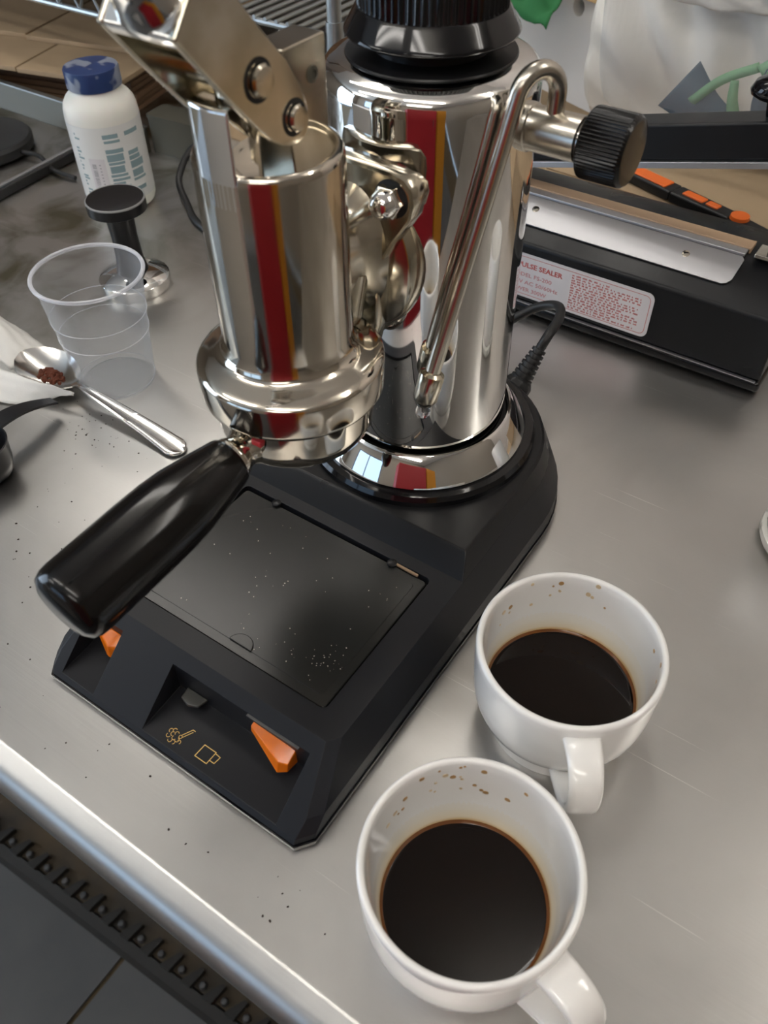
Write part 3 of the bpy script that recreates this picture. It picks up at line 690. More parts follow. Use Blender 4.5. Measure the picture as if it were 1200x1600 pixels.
# ============================================================ TAMPER
t = thing('coffee_tamper', 'black handled coffee tamper with a polished steel foot', 'tamper', (-.3135, .0645, 0))
bm = BM(); add_lathe(bm, [(0, 0), (.0270, 0), (.0278, .0008), (.0278, .0085), (.0268, .0095), (.0180, .0125), (.0110, .0145), (0, .0145)], 64); obj('steel_foot', bm, chrome, t, ang=30)
bm = BM(); add_lathe(bm, [(0, .0140), (.0125, .0140), (.0105, .0250), (.0098, .0420), (.0105, .0560), (.0120, .0620), (.0205, .0640), (.0222, .0650), (.0222, .0725), (.0214, .0735), (.0150, .0728), (0, .0720)], 64); obj('grip', bm, blackpl, t, ang=30)
bm = BM(); add_lathe(bm, [(.0222, .0722), (.0223, .0732), (.0216, .0738), (.0210, .0734)], 64); obj('worn_rim', bm, mat('worn_grey', (.25, .25, .25), .4), t)

# ============================================================ PILL BOTTLE
t = thing('supplement_bottle', 'white plastic tablet bottle with a blue screw cap', 'bottle', (-.4290, .1600, 0), R_(-35))
bm = BM(); add_lathe(bm, [(0, .001), (.026, .001), (.0295, .003), (.0310, .007), (.0312, .015), (.0312, .080), (.0308, .085), (.0295, .090), (.0262, .0948), (.0225, .0980), (.0208, .1005), (.0205, .104), (0, .104)], 72); obj('body', bm, whitepl, t, ang=50)
bm = BM(); add_lathe(bm, [(0, .1015), (.0220, .1015), (.0228, .1022), (.0228, .1155), (.0221, .1168), (.0205, .1172), (0, .1172)], 120, mod=lambda r, h, a: r - (.0002 * (.5 + .5 * math.cos(a * 60)) if r > .0225 else 0)); obj('screw_cap', bm, bluecap, t, ang=40)
def cyl_patch(bm, r, a0, a1, z0, z1, n=10):
    lo, hi = [], []
    for i in range(n + 1):
        a = R_(a0 + (a1 - a0) * i / n); c, s_ = math.cos(a), math.sin(a)
        lo.append([(r - .0001) * c, (r - .0001) * s_, 0]); hi.append([r * c, r * s_, 0])
    A = [[Vector((p[0], p[1], z)) for p in q] for q, z in ((lo, z0), (hi, z0), (hi, z1), (lo, z1))]
    add_poly_loft(bm, [[A[0][i], A[1][i], A[2][i], A[3][i]] for i in range(n + 1)])
bm = BM(); cyl_patch(bm, .0314, -130, 110, .012, .078, 40); lab = obj('paper_label', bm, lblm, t, ang=40)
q = random.Random(5)
bm = BM()
cam_az = -2   # label column facing the camera
for (a0, a1) in ((-62, -50), (-12, 18), (22, 52)):
    z = .072
    while z > .016:
        hgt = q.choice((.0022, .0035, .006)) if a0 > -20 else .0016
        if q.random() < .8: cyl_patch(bm, .03152, a0 + q.uniform(0, 2), a1 - q.uniform(0, 10), z - hgt, z, 6)
        z -= hgt + q.uniform(.0006, .0018)
o = obj('label_print', bm, teal, lab, ang=0); o['kind'] = 'stuff'
bm = BM(); cyl_patch(bm, .03156, -42, -16, .014, .052, 8); st = obj('price_sticker', bm, labelw, lab, ang=40)
bm = BM()
for i in range(22):
    z = .017 + i * .0014
    cyl_patch(bm, .03162, -38, -31, z, z + q.choice((.0004, .0007, .0009)), 3)
    if i % 2: cyl_patch(bm, .03162, -26, -23.5, z, z + .0009, 2)
obj('barcode', bm, greyink, st, ang=0)

# ============================================================ SPOON, NAPKIN, COFFEE HEAP
t = thing('dessert_spoon', 'steel spoon holding ground coffee, bowl resting on a paper napkin', 'spoon')
# bowl centred near (-.268,-.066), handle runs to (-.138,-.063)
def spoon():
    bm = BM()
    A = Vector((-.3010, -.0560, 0)); Nn = Vector((-.2405, -.0605, 0)); E_ = Vector((-.1400, -.0630, 0))
    ax = (Nn - A).normalized(); sd = Vector((-ax.y, ax.x, 0)); L = (Nn - A).length
    rings = []
    for i in range(15):
        u = i / 14; wd = .0185 * (math.sin(PI * min(1, (u * .96 + .02)) ** .9)) ** .62 if 0 < u < 1 else .002
        wd = max(wd, .0024)
        dep = .0085 * math.sin(PI * u) ** .8 if 0 < u < 1 else 0
        c = A + ax * (L * u); ring = []
        for k in range(13):
            s_ = -1 + 2 * k / 12; ring.append(c + sd * (wd * s_) + Vector((0, 0, .0125 - .001 * u - dep * (1 - s_ * s_))))
        for k in range(12, -1, -1):
            s_ = -1 + 2 * k / 12; ring.append(c + sd * (wd * s_ * 1.01) + Vector((0, 0, .0115 - .001 * u - dep * (1 - s_ * s_))))
        rings.append(ring)
    add_poly_loft(bm, rings); return bm, Nn, E_
bm, Nn, E_ = spoon(); bowl = obj('bowl', bm, steelsp, t, ang=60)
bm = BM(); rings = []
hp = smooth_path([Nn + Vector((-.002, 0, .0112)), Nn + Vector((.012, -.001, .0135)), Nn + Vector((.035, -.001, .0110)), Nn + Vector((.070, -.001, .0060)), E_ + Vector((0, 0, .0022))], 8)
for i, p in enumerate(hp):
    u = i / (len(hp) - 1); wd = .0022 + .0062 * max(0, (u - .15) / .85) ** 1.1
    if u > .93: wd *= math.sqrt(max(.06, 1 - ((u - .93) / .07) ** 2 * .94))
    tg = (hp[min(i + 1, len(hp) - 1)] - hp[max(i - 1, 0)]).normalized(); sd = Vector((-tg.y, tg.x, 0)).normalized(); ring = []
    for s_ in (-1, -.8, -.45, 0, .45, .8, 1): ring.append(p + sd * wd * s_ + Vector((0, 0, .0007 + (.0006 if abs(s_) == .8 else (-.0002 if abs(s_) == .45 else 0)) * min(1, u * 2))))
    for s_ in (1, 0, -1): ring.append(p + sd * wd * s_ - Vector((0, 0, .0006)))
    rings.append(ring)
add_poly_loft(bm, rings); obj('handle', bm, steelsp, t, ang=50)
bm = BM()
for _ in range(170):
    a = rnd.uniform(0, 2 * PI); r = math.sqrt(rnd.random())
    x = -.2668 + .0115 * r * math.cos(a) + .002; y = -.0620 + .0062 * r * math.sin(a); z = .0090 + .0030 * (1 - r) + rnd.uniform(-.0006, .0008)
    s = rnd.uniform(.0008, .0017)
    bmesh.ops.create_icosphere(bm, subdivisions=1, radius=s, matrix=Matrix.Translation((x, y, z)) @ Matrix.Rotation(rnd.random() * 3, 4, 'X'))
o = obj('ground_coffee', bm, grounds, None, ang=0); tag(o, 'small heap of red-brown ground coffee in the spoon bowl', 'ground coffee', kind='stuff')
# napkin: crumpled strip folded over the spoon
def sheet(name, fn, nu, nv, m, th=.0003):
    bm = BM(); g = [[bm.verts.new(fn(i / nu, j / nv)) for j in range(nv + 1)] for i in range(nu + 1)]
    for i in range(nu):
        for j in range(nv): bm.faces.new((g[i][j], g[i + 1][j], g[i + 1][j + 1], g[i][j + 1]))
    o = obj(name, bm, m, None, ang=60); md = o.modifiers.new('solid', 'SOLIDIFY'); md.thickness = th; return o
nt = thing('paper_napkin', 'crumpled white paper napkin tucked around the spoon bowl', 'napkin')
def bil(c00, c10, c01, c11, u, v): return c00.lerp(c10, u).lerp(c01.lerp(c11, u), v)
def n1(u, v):   # front flap lying over the near side of the bowl, a pointed corner at the right
    top = smooth_path([(-.335, -.080, .015), (-.2955, -.0795, .0150), (-.2670, -.0770, .0158), (-.2460, -.0725, .0156), (-.2325, -.0680, .0125)], 4)
    bot = smooth_path([(-.330, -.108, .002), (-.2812, -.0955, .002), (-.2627, -.0860, .0015), (-.2480, -.0735, .0060), (-.2330, -.0690, .0110)], 4)
    i = min(u * 16, 15.999); k = int(i); f = i - k
    a_ = top[k].lerp(top[k + 1], f); b_ = bot[k].lerp(bot[k + 1], f); p = b_.lerp(a_, v)
    return (p.x, p.y, p.z + .0016 * math.sin(PI * v) + .0012 * noise.noise(Vector((u * 9, v * 4, 1))))
def n2(u, v):   # back flap, raised fold behind the bowl
    x = -.355 + .055 * u + .004 * math.sin(v * 3); y = -.066 + .034 * v - .004 * u
    return (x, y, .0020 + (.019 * math.sin(PI * min(1, .15 + v * .85)) + .004) * (1 - .80 * u ** 2) + .0020 * noise.noise(Vector((u * 5, v * 6, 4))))
def n3(u, v):
    x = -.345 + .070 * u; y = -.074 + .036 * v
    return (x, y, .0014 + .0010 * noise.noise(Vector((u * 7, v * 6, 7))))
for nm, fn, nu, nv in (('front_flap', n1, 32, 12), ('back_flap', n2, 20, 20), ('lower_layer', n3, 14, 10)):
    o = sheet(nm, fn, nu, nv, paper); o.parent = nt
# black measuring scoop
t = thing('measuring_scoop', 'small black plastic coffee measuring scoop by the left edge', 'scoop')
sc = Vector((-.2300, -.1460, 0))
bm = BM(); add_lathe(bm, [(0, .0010), (.0130, .0010), (.0170, .0040), (.0190, .0120), (.0198, .0240), (.0204, .0262), (.0196, .0266), (.0186, .0240), (.0178, .0125), (.0158, .0056), (.012, .003), (0, .0028)], 48, sc); obj('bowl', bm, scoopm, t, ang=50)
bm = BM(); a = sc + Vector((-.009, .0160, .0240)); b = Vector((-.2480, -.0740, .0120)); rings = []
b = Vector((-.2395, -.0800, .0120))
for i in range(9):
    u = i / 8; p = a.lerp(b, u); p.z += .004 * math.sin(PI * u); d = (b - a).normalized(); s_ = Vector((-d.y, d.x, 0)).normalized(); wd = .0075 - .0035 * u
    rings.append([p - s_ * wd, p + s_ * wd, p + s_ * wd - Vector((0, 0, .0018)), p - s_ * wd - Vector((0, 0, .0018))])
add_poly_loft(bm, rings); obj('handle', bm, scoopm, t, ang=40)

# loose grounds on the steel
def g2():
    while True:
        r = rnd.random()
        if r < .35: x, y = rnd.gauss(-.205, .018), rnd.gauss(-.075, .012)
        elif r < .6: x, y = rnd.uniform(-.26, -.10), rnd.uniform(-.20, -.07)
        elif r < .85: x, y = rnd.uniform(-.20, -.09), rnd.uniform(-.25, -.13)
        else: x, y = rnd.uniform(-.10, .12), rnd.uniform(-.252, -.232)
        if math.hypot(x + .234, y + .0305) > .030 and math.hypot(x - .153, y + .2057) > .045 and math.hypot(x - sc.x, y - sc.y) > .022: return (x, y, 0)
o = specks('spilled_coffee_grounds', 120, g2, specks_m, .00042); tag(o, 'loose dark coffee specks scattered on the steel tabletop', 'coffee grounds')

# ============================================================ IMPULSE SEALER
t = thing('impulse_sealer', 'black bench heat sealer with a raised arm and a red printed label', 'sealer', (0, 0, 0))
SX0, SX1 = -.195, .1445
sec = [(.2000, .0105), (.2000, .0570), (.2330, .0735), (.2560, .0765), (.2990, .0650), (.2990, .0105)]
bm = BM(); add_prism(bm, sec, SX0, SX1, lambda p, q, h: (h, p, q)); bd = obj('body', bm, sealbl, t, ang=30, bev=.0025, seg=3)
bm = BM(); add_prism(bm, [(.1985, .0015), (.1985, .0100), (.3005, .0100), (.3005, .0015)], SX0 - .0015, SX1 + .0015, lambda p, q, h: (h, p, q)); obj('bottom_plate', bm, blackgloss, t, ang=30, bev=.003, seg=3)
bm = BM(); add_box(bm, ((SX0 + SX1) / 2, .1988, .0108), (SX1 - SX0 - .004, .0022, .0008)); obj('bright_seam', bm, alum, t, ang=0)
# aluminium strip folded over the ridge
sl = (.0735 - .0570) / .033
def sp(y, o_=0): return .0570 + (y - .2000) * sl + o_
P = rrect(0, 1, 0, 1, .1)
L_ = [(SX0 + .035, .2130), (SX0 + .035, .2345), (.1030, .2345), (.1050, .2325), (.1040, .2180), (.1020, .2145), (.0985, .2130)]
bm = BM(); add_poly_loft(bm, [[(x, y, sp(y, .0004)) for x, y in L_], [(x, y - .0005, sp(y, .0016)) for x, y in L_]]); al = obj('aluminium_strip', bm, alum, t, ang=30, bev=.0004)
bm = BM(); add_box(bm, ((SX0 + .035 + .1040) / 2, .2385, .0764), (.1040 - SX0 - .035, .0080, .0022)); obj('strip_top', bm, alum, al, bev=.0005)
for x in (.0685, -.045, -.14):
    bm = BM(); add_lathe(bm, [(0, 0), (.0028, 0), (.0026, .0008), (.0012, .0014), (0, .0014)], 20, (x, .2250, sp(.2250, .0012)), (0, -sl, 1)); sw = obj('screw', bm, nickel, al)
    bm = BM(); add_box(bm, (x, .2245, sp(.2245, .0030)), (.0032, .0007, .0006), .5); obj('screw_slot', bm, darkvoid, al)
bm = BM(); add_box(bm, ((SX0 + .035 + .1050) / 2, .2475, .0776), (.1050 - SX0 - .035, .0110, .0018)); obj('brown_sealing_strip', bm, teflon, t, bev=.0004)
bm = BM(); add_box(bm, (.1050, .2475, .0745), (.0012, .0115, .008)); obj('strip_fold', bm, teflon, t, bev=.0003)
bm = BM(); add_box(bm, (.1190, .2400, .0790), (.0180, .0160, .0030)); br = obj('catch_plate', bm, nickel, t, bev=.0008)
bm = BM(); add_lathe(bm, [(0, 0), (.0050, 0), (.0050, .005), (.004, .0065), (0, .007)], 24, (.1215, .238, .0800)); obj('catch_screw', bm, chrome, br)
# label
LBX0, LBX1, LZ0, LZ1 = -.0520, .0625, .0150, .0500
LY = .1995
bm = BM(); add_prism(bm, rrect(LBX0, LBX1, LZ0, LZ1, .005, 6), LY + .0004, LY - .0002, lambda p, q, h: (p, h, q)); lb = obj('printed_label', bm, labelw, t, ang=30)
TT = lambda ox_, oz_: (lambda x, y: (ox_ + x, LY - .00032, oz_ + y))
bm = BM()
ro = rrect(LBX0 + .0022, LBX1 - .0022, LZ0 + .0022, LZ1 - .0022, .0040, 6); ri = rrect(LBX0 + .0026, LBX1 - .0026, LZ0 + .0026, LZ1 - .0026, .0036, 6)
vo = [bm.verts.new((x, LY - .0003, z)) for x, z in ro]; vi = [bm.verts.new((x, LY - .0003, z)) for x, z in ri]
for i in range(len(vo)):
    j = (i + 1) % len(vo); bm.faces.new((vo[i], vo[j], vi[j], vi[i]))
text_bm(bm, 'IMPULSE SEALER', .0054, TT(-.0483, .0395), .00016, .0420)
obj('label_title', bm, redink, lb, ang=0)
bm = BM()
text_bm(bm, 'MODEL FS-200', .0044, TT(-.0480, .0320), .00006, .0338); text_bm(bm, '110V AC 50/60Hz', .0044, TT(-.0480, .0258), .00006, .0388); text_bm(bm, 'POWER 300W', .0044, TT(-.0480, .0198), .00006, .0310)
obj('label_data', bm, redink2, lb, ang=0)
bm = BM(); q = random.Random(9); z = .0445
for r_ in range(14):
    x = .0010; end = .0550 - (0 if r_ % 4 else q.uniform(.004, .02))
    if r_ == 0: end = .030
    while x < end:
        wd = q.uniform(.0012, .0042); 
        if x + wd > end: break
        for k in range(max(1, int(wd / .0009))):
            xx = x + k * .0009; hh = q.choice((.0010, .0013, .0013))
            vs = [bm.verts.new(p) for p in ((xx, LY - .0003, z), (xx + .00065, LY - .0003, z), (xx + .00065, LY - .0003, z + hh), (xx, LY - .0003, z + hh))]; bm.faces.new(vs)
        x += wd + .0009
    z -= .0020
obj('label_small_print', bm, redink, lb, ang=0)
# raised arm, hinged at the far left
piv = Vector((-.186, .246, .0700)); adir = Vector((1, 0, .243)).normalized(); aup = Vector((-.243, 0, 1)).normalized()
def armbox(bm, u0, u1, y0, y1, v0, v1, taper=0):
    P_ = lambda u, y, v: piv + adir * u + aup * v + Vector((0, y - piv.y, 0))
    add_poly_loft(bm, [[P_(u, y0, v0), P_(u, y1, v0), P_(u, y1, v1), P_(u, y0, v1)] for u in (u0, u1)])
bm = BM(); armbox(bm, -.008, .335, .2350, .2580, -.0010, .0220); arm = obj('press_arm', bm, sealbl, t, ang=30, bev=.002, seg=3)
bm = BM(); armbox(bm, .030, .3345, .2335, .2550, -.0055, -.0012); obj('arm_lower_strip', bm, alum, arm, ang=30, bev=.0006)
bm = BM(); add_lathe(bm, [(0, -.013), (.0055, -.013), (.0055, .013), (0, .013)], 20, piv, (0, 1, 0)); obj('hinge_pin', bm, chrome, arm)
for y in (.2310, .2600):
    bm = BM(); add_prism(bm, [(-.195, .068), (-.172, .072), (-.178, .084), (-.194, .084)], y, y + .002, lambda p, q_, h_: (p, h_, q_)); obj('hinge_bracket', bm, alum, t, ang=30)
bm = BM(); c = piv + adir * .292 + aup * .0222
add_lathe(bm, [(0, 0), (.005, 0), (.005, .008), (.0100, .0105), (.0140, .0140), (.0145, .0170), (.0115, .0210), (.005, .0228), (0, .0230)], 36, c + Vector((0, .001, 0)), aup); obj('press_knob', bm, blackgloss, arm, ang=80)

# ============================================================ POWER CORD (plug behind the boiler, cable loops round)
t = thing('power_cord', 'black mains cable with a ribbed plug behind the machine boiler', 'cable')
pa = Vector((.0180, .0840, .0240)); pb = Vector((.0235, .1000, .0460))
pd = (pb - pa).normalized()
bm = BM(); add_lathe(bm, [(0, -.014), (.0085, -.014), (.0098, -.012), (.0098, .006), (.0075, .010), (0, .010)], 8, pa, pd); pg = obj('plug', bm, rubber, t, ang=30, bev=.0012)
bm = BM(); pr = [(0, .008)]
for k in range(7):
    h_ = .009 + k * .0034; r0 = .0072 - k * .00042; pr += [(r0, h_), (r0, h_ + .0020), (r0 - .0016, h_ + .0021), (r0 - .0016, h_ + .0033)]
pr += [(.0035, .0340), (0, .0340)]
add_lathe(bm, pr, 20, pa, pd); obj('strain_relief', bm, rubber, t, ang=30)
c0 = pa + pd * .033
cp = [c0, c0 + pd * .008, Vector((.0235, .1290, .0570)), Vector((.0160, .1420, .0560)), Vector((.0000, .1440, .0480)), Vector((-.020, .1350, .0330)), Vector((-.06, .125, .0120)), Vector((-.12, .145, .0034)), Vector((-.19, .165, .0032)), Vector((-.26, .150, .0032)), Vector((-.330, .160, .0032)), Vector((-.372, .185, .0034)), Vector((-.398, .205, .012)), Vector((-.400, .232, .030)), Vector((-.375, .252, .034)), Vector((-.33, .265, .015)), Vector((-.27, .275, .0034)), Vector((-.22, .30, .0034))]
bm = BM(); add_tube(bm, smooth_path(cp, 8), .0032, 12); obj('cable', bm, rubber, t)

# ============================================================ LEFT BACKGROUND
o = thing('steel_rail', 'dull raised steel rail at the back left behind the bottle', 'rail')
bm = BM(); add_prism(bm, [(.2360, 0), (.2450, .0240), (.2480, .0240), (.2480, 0)], -1.0, -.480, lambda p, q_, h_: (h_, p, q_)); obj('rail_face', bm, steel2, o, ang=30, bev=.0008)
bm = BM(); add_box(bm, (-.740, .2465, .0248), (.52, .006, .0014)); obj('rail_lip', bm, wirem, o, ang=0)
o = thing('steel_tin', 'scuffed bluish steel tin between the bottle and the machine lever', 'tin', (-.4500, .2650, 0), R_(5))
bm = BM(); add_poly_loft(bm, [[(x, y, z) for x, y in rrect(-.03, .03, -.014, .014, .004)] for z in (0, .034)]); obj('tin_body', bm, steel2, o, ang=30)
bm = BM(); add_poly_loft(bm, [[(x, y, z) for x, y in rrect(-.0308, .0308, -.0148, .0148, .0045)] for z in (.034, .0375)]); obj('tin_lid', bm, steel2, o, ang=30)
# black round rubber disc with cord, black strip
o = thing('rubber_disc', 'flat black round rubber disc at the far left of the table', 'disc', (-.6250, .1560, 0))
bm = BM(); add_lathe(bm, [(0, .001), (.046, .001), (.050, .004), (.0505, .0120), (.0480, .0150), (.0440, .0150), (.0420, .0140), (0, .0138)], 72); obj('disc', bm, discm, o, ang=40)
bm = BM(); add_tube(bm, smooth_path([(.0480, .010, .0070), (.070, .014, .0070), (.10, .004, .005), (.13, .006, .003)], 6), .0022, 10); obj('cord', bm, rubber, o)
o = thing('black_bar', 'thin black bar with a bright edge beside the round rubber disc', 'bar')
a = Vector((-.5250, .0720, 0)); b = Vector((-.5350, .2050, 0)); d = (b - a).normalized(); n_ = Vector((-d.y, d.x, 0))
bm = BM(); add_poly_loft(bm, [[p + n_ * u + Vector((0, 0, z)) for u, z in ((-.004, .0005), (.005, .0005), (.005, .009), (-.004, .009))] for p in (a, b)]); obj('bar_body', bm, rubber, o, ang=30, bev=.001)
bm = BM(); add_poly_loft(bm, [[p + n_ * u + Vector((0, 0, z)) for u, z in ((.000, .0090), (.0045, .0090), (.0045, .0100), (.000, .0100))] for p in (a, b)]); obj('bright_edge', bm, alum, o, ang=30)
# flattened cardboard
lab_c = 'flattened brown cardboard boxes in the pile under the wire shelf'
q = random.Random(4); me_c = None
def cboard(cx, cy, z, rot, sx, sy, th, lab_, grp_, m_=None):
    cb_ = m_ or cardb
    o = thing('flattened_cardboard_box', lab_, 'cardboard box', (cx, cy, z), rot, grp_)
    bm = BM(); add_box(bm, (0, -sy * .27, th / 2), (sx, sy * .455, th)); obj('panel', bm, cb_, o, bev=.0006, seg=1)
    bm = BM(); add_box(bm, (0, sy * .21, th / 2), (sx, sy * .495, th)); obj('panel', bm, cb_, o, bev=.0006, seg=1)
    bm = BM(); add_box(bm, (0, 0, th / 2), (sx - .004, sy - .004, th * .45)); obj('fluted_core', bm, cardd, o, ang=0)
ca, sa = math.cos(R_(14)), math.sin(R_(14))
def pile(u0, u1, v0, v1, z, th_, lab_, grp_=None, m_=None):
    # u runs left along the front edge from the front right corner, v runs back
    uc, vc = (u0 + u1) / 2, (v0 + v1) / 2
    cboard(-.552 - ca * uc - sa * vc, .284 - sa * uc + ca * vc, z, R_(14), u1 - u0, v1 - v0, th_, lab_, grp_, m_)
hts = ('lowest', 'second', 'third', 'fourth', 'fifth', 'sixth')
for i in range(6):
    pile(.004 + q.uniform(0, .006), .44, .030 + q.uniform(0, .004), .30, i * .0060, .0050, 'brown flattened carton darkened for the gap shade, %s from the table in the pile behind the bottle' % hts[i], 'cartons darkened as gap shade in the lower pile', cardd)  # dark colour stands in for the shaded void under the light boxes
pile(0, .128, 0, .20, .0362, .0050, 'light brown flattened box right behind the blue bottle cap')
pile(.131, .42, .002, .20, .0362, .0050, 'light brown flattened box to the left of the bottle, at the picture edge')
pile(-.015, .17, .075, .33, .0414, .0050, 'brown flattened box lying on top of the pile behind the lever fork')
pile(.174, .45, .080, .33, .0414, .0050, 'brown flattened box on top of the pile at the far left')
o = thing('storage_bin', 'grey plastic bin under the wire shelf at the top left', 'bin', (-.99, .50, .0467), R_(14))
bm = BM(); add_poly_loft(bm, [[(x, y, z) for x, y in rrect(-.15 - e, .15 + e, -.08 - e, .08 + e, .02)] for z, e in ((0, 0), (.038, .004))]); obj('bin_body', bm, greybin, o, ang=30)
bm = BM(); add_poly_loft(bm, [[(x, y, z) for x, y in rrect(-.167, .167, -.097, .097, .022)] for z in (.032, .042)]); obj('bin_rim', bm, greybin, o, ang=30)
# wire shelf
o = thing('wire_shelf', 'chrome wire shelf with a zigzag front rail above the cardboard', 'shelf')
wy = .2900; xa, xb = -1.085, -.2840
for z in (.1000, .1290):
    bm = BM(); add_tube(bm, [(xa, wy, z), (xb, wy, z)], .0030, 10); obj('front_rod', bm, wirem, o)
for z in (.1290,):
    bm = BM(); add_tube(bm, [(xa, wy + .34, z), (xb, wy + .34, z)], .0030, 10); obj('back_rod', bm, wirem, o)
n = 26
for i in range(n):
    x = xa + (xb - xa) * i / n; dx = (xb - xa) / n
    bm = BM(); add_tube(bm, [(x, wy, .1000), (x + dx / 2, wy, .1290), (x + dx, wy, .1000)], .0016, 8); obj('truss_wire', bm, wirem, o)
wme = None
for i in range(64):
    if wme is None:
        bm = BM(); add_tube(bm, [(0, wy - .003, .1325), (0, wy + .345, .1325)], .0018, 8); w_o = obj('deck_wire', bm, wirem, o); wme = w_o.data
    else: w_o = obj('deck_wire', None, wirem, o, ang=0, mesh=wme)
    w_o.location = (xa + .008 + i * .0124, 0, 0)
for (x, y) in ((-.2770, .2960), (-1.09, .296), (-.4050, .64), (-1.09, .64)):
    zb = 0
    bm = BM(); add_tube(bm, [(x, y, zb), (x, y, .55)], .0062, 20); ps = obj('post', bm, wirem, o)
    bm = BM(); add_lathe(bm, [(.0062, .09), (.0088, .09), (.0075, .140), (.0062, .140)], 20, (x, y, 0)); obj('collar', bm, wirem, ps)

# ============================================================ RIGHT BACKGROUND
o = thing('kraft_paper_sheet', 'beige kraft paper sheet on the table behind the boiler and sealer', 'paper', (.10, .52, .0))
bm = BM(); add_poly_loft(bm, [[(x, y, z) for x, y in rrect(-.345, .50, -.205, .24, .003)] for z in (.0002, .0012)]); obj('sheet', bm, cardb, o, ang=30)
o = thing('kraft_carton', 'low brown kraft carton lying flat behind the sealer', 'carton', (.135, .455, .0013), R_(-3))
bm = BM(); add_poly_loft(bm, [[(x, y, z) for x, y in rrect(-.22, .22, -.13, .16, .002)] for z in (0, .0440)]); obj('carton_body', bm, cardb, o, ang=30, bev=.001)
for s_ in (-1, 1):
    bm = BM(); add_box(bm, (s_ * .111, .015, .0448), (.217, .285, .0016), 0); obj('flap', bm, cardb, o, ang=0)
# orange and black cutter
o = thing('utility_cutter', 'black and orange utility cutter lying behind the sealer', 'cutter')
a = un_a = Vector((-.0240, .3580, .0560)); b = Vector((.0800, .3230, .0560)); d = (b - a).normalized(); n_ = Vector((-d.y, d.x, 0))
def cut(bm, u0, u1, w0, w1, z0, z1):
    L = (b - a).length
    add_poly_loft(bm, [[a + d * (u * L) + n_ * s_ * ww + Vector((0, 0, z)) for s_, z in ((-1, z0), (1, z0), (1, z1), (-1, z1))] for u, ww in ((u0, w0), (u1, w1))])
bm = BM(); cut(bm, -.35, .42, .0075, .0085, -.0085, 0); cb = obj('handle', bm, rubber, o, ang=30, bev=.002)
bm = BM(); cut(bm, .42, .92, .0085, .0070, -.0085, 0); obj('front_handle', bm, rubber, o, ang=30, bev=.002)
bm = BM(); cut(bm, .92, 1.35, .0070, .0030, -.0080, -.001); obj('nose', bm, rubber, o, ang=30, bev=.001)
for (u0, u1, w_) in ((-.15, .36, .0062), (.50, .68, .0040), (.70, .80, .0036)):
    bm = BM(); cut(bm, u0, u1, w_, w_, -.001, .0012); obj('orange_inlay', bm, orange, o, ang=30, bev=.001)
bm = BM(); add_lathe(bm, [(0, 0), (.0075, 0), (.0070, .0025), (0, .0030)], 32, a + d * (b - a).length * .97 + Vector((0, 0, -.0005))); obj('orange_button', bm, orange, o)
# white foam box with pale wooden lid edge and a green cloth on it
o = thing('white_foam_box', 'white foam box with a round hole behind the boiler', 'box', (-.2250, .6150, .0013), R_(-23))
bm = BM(); add_box(bm, (-.02, .06, .052), (.26, .14, .104)); fb = obj('foam_body', bm, foam, o, ang=30)
c3 = BM(); add_lathe(c3, [(0, -.05), (.0085, -.05), (.0085, .02), (0, .02)], 28, (.045, -.01, .092), (0, -1, 0)); cc = obj('cut', c3, foam)
cc.parent = o; bpy.context.view_layer.update(); boolean(fb, cc)
bm = BM(); add_box(bm, (-.02, .055, .1090), (.27, .155, .0085)); obj('wooden_lid', bm, wood, o, bev=.001)
bm = BM(); add_box(bm, (-.02, .060, .1175), (.26, .150, .0070)); obj('wooden_lid_upper', bm, cardd, o, bev=.001)
def gcl(u, v):
    x = -.2720 + .085 * u; y = .5150 + .085 * v
    return (x, y, .146 - .035 * (1 - v) ** 2 + .010 * noise.noise(Vector((u * 6, v * 5, 2))) - .020 * u)
o = sheet('green_cloth', gcl, 26, 20, cloth_g, .002); tag(o, 'crumpled dark green cloth draped at the top behind the boiler cap', 'cloth')
# clear bag with soft contents
def blob(bm, c, s, seed, amp, sub=4, box=.55):
    r = bmesh.ops.create_icosphere(bm, subdivisions=sub, radius=1)
    for v in r['verts']:
        p = v.co.copy()
        p = Vector([math.copysign(abs(k) ** box, k) for k in p])
        nn = noise.noise(p * 1.7 + Vector((seed, seed * 2, 0))) + .5 * noise.noise(p * 4 + Vector((seed, 0, seed)))
        p *= 1 + amp * nn
        v.co = Vector((c[0] + p.x * s[0], c[1] + p.y * s[1], c[2] + p.z * s[2]))
o = thing('shading_box', 'dark brown carton on the wire shelf, put out of view to shade the cardboard', 'box', (-.86, .47, .1348))  # out of view, put here to darken the pile and table below
bm = BM(); add_box(bm, (0, 0, .11), (.62, .30, .22)); obj('carton_body', bm, cardd, o, bev=.002)
for s_ in (-1, 1):
    bm = BM(); add_box(bm, (0, s_ * .075, .2212), (.61, .145, .002)); obj('flap', bm, cardd, o, ang=0)
o = thing('clear_storage_bag', 'bulging clear plastic bag with white fabric and green pieces inside', 'bag')
bm = BM(); blob(bm, (.070, .475, .1635), (.172, .085, .108), 3, .05, 5, .45); obj('bag_film', bm, bagm, o, ang=0)
def fold(u, v, ox_, oy_, oz_, sx, sz, seed, dep):
    x = ox_ + sx * (u - .5); z = oz_ + sz * (v - .5)
    return (x, oy_ + dep * (noise.noise(Vector((u * 2.2 + v * 1.5, v * 1.6, seed))) + .35 * noise.noise(Vector((u * 7 + v * 5, v * 3, seed)))), z)
bits = [('white_fabric', cloth_w, -.010, .452, .155, .19, .19, 1.0, .07), ('white_fabric', cloth_w, .125, .462, .150, .18, .19, 5.0, .06), ('white_fabric', foam, .065, .490, .145, .29, .20, 9.0, .04), ('white_fabric', cloth_w, .05, .430, .20, .20, .08, 14.0, .05)]
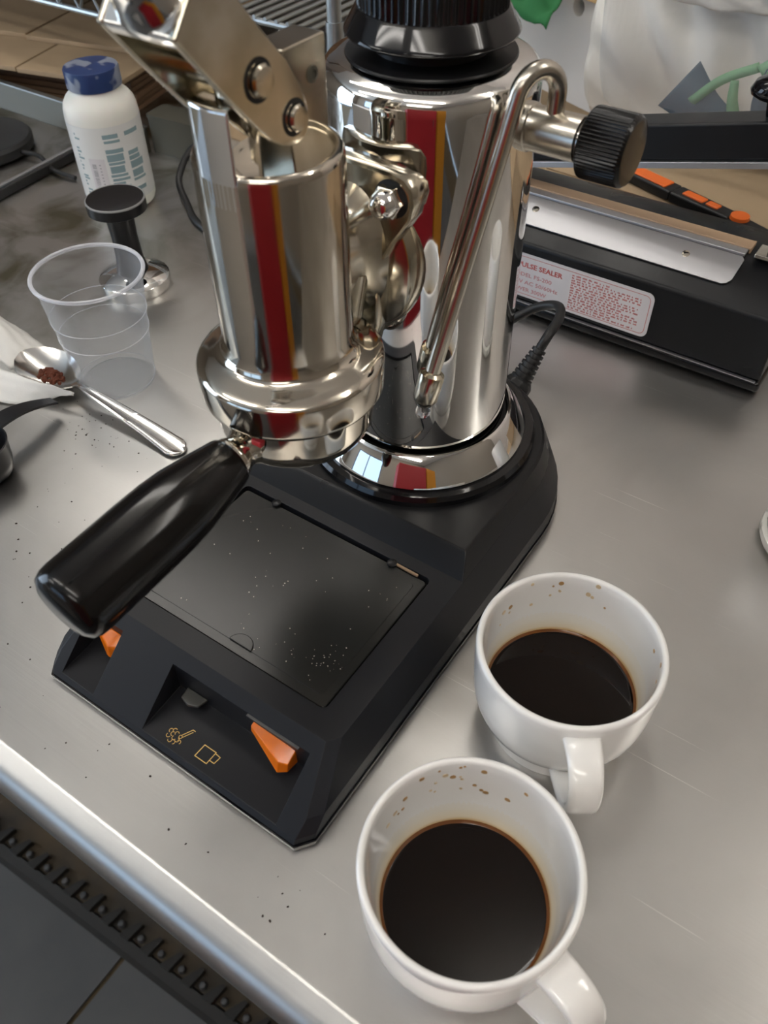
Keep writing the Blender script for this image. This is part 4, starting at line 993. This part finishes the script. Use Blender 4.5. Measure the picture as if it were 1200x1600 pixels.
for nm, m_, ox_, oy_, oz_, sx, sz, sd_, dep in bits:
    s_o = sheet(nm, lambda u, v: fold(u, v, ox_, oy_, oz_, sx, sz, sd_, dep), 40, 34, m_, .0015); s_o.parent = o
def ribbonstrip(name, pts, wid, m_, parent):
    P = smooth_path(pts, 6); bm = BM(); lo = []; hi = []
    for i, p in enumerate(P):
        tg = (P[min(i + 1, len(P) - 1)] - P[max(i - 1, 0)]).normalized(); s_ = tg.cross(Vector((.3, -1, .25))).normalized()
        w2 = wid[0] + (wid[1] - wid[0]) * i / (len(P) - 1); lo.append(p - s_ * w2); hi.append(p + s_ * w2)
    A = [bm.verts.new(p) for p in lo]; B = [bm.verts.new(p) for p in hi]
    for i in range(len(A) - 1): bm.faces.new((A[i], A[i + 1], B[i + 1], B[i]))
    s_o = obj(name, bm, m_, parent, ang=60); md = s_o.modifiers.new('s', 'SOLIDIFY'); md.thickness = .0015
ribbonstrip('slate_leaf', [(-.014, .402, .110), (.000, .398, .103), (.014, .397, .096), (.034, .396, .090), (.066, .398, .085), (.086, .398, .090)], (.021, .003), slate, o)
ribbonstrip('slate_leaf', [(.062, .398, .092), (.056, .396, .112), (.060, .395, .135)], (.010, .010), slate, o)
ribbonstrip('green_leaf', [(.000, .397, .101), (.020, .394, .122), (.045, .394, .136)], (.0035, .0035), leafg, o)
ribbonstrip('green_leaf', [(.036, .396, .096), (.032, .393, .110), (.030, .393, .124)], (.005, .003), leafg, o)
ribbonstrip('green_leaf', [(.048, .393, .132), (.058, .393, .142), (.064, .394, .146)], (.007, .003), leafg, o)
ribbonstrip('green_leaf', [(.100, .400, .120), (.108, .400, .145), (.116, .402, .170)], (.014, .008), leafg, o)
# jar at the right edge of the table
t = thing('ceramic_jar', 'white ceramic jar with a mottled foot at the right edge', 'jar', (.2190, .0845, 0))
bm = BM(); add_lathe(bm, [(0, 0), (.0290, 0), (.0325, .0015), (.0340, .0050), (.0335, .0080), (.0300, .0100), (0, .0100)], 64); obj('jar_foot', bm, ceram, t, ang=50)
bm = BM(); add_lathe(bm, [(0, .0100), (.0305, .0100), (.0315, .0110), (.0315, .0780), (.0300, .0800), (.0285, .0780), (.0285, .0140), (0, .0130)], 64); obj('jar_body', bm, porcelain, t, ang=50)
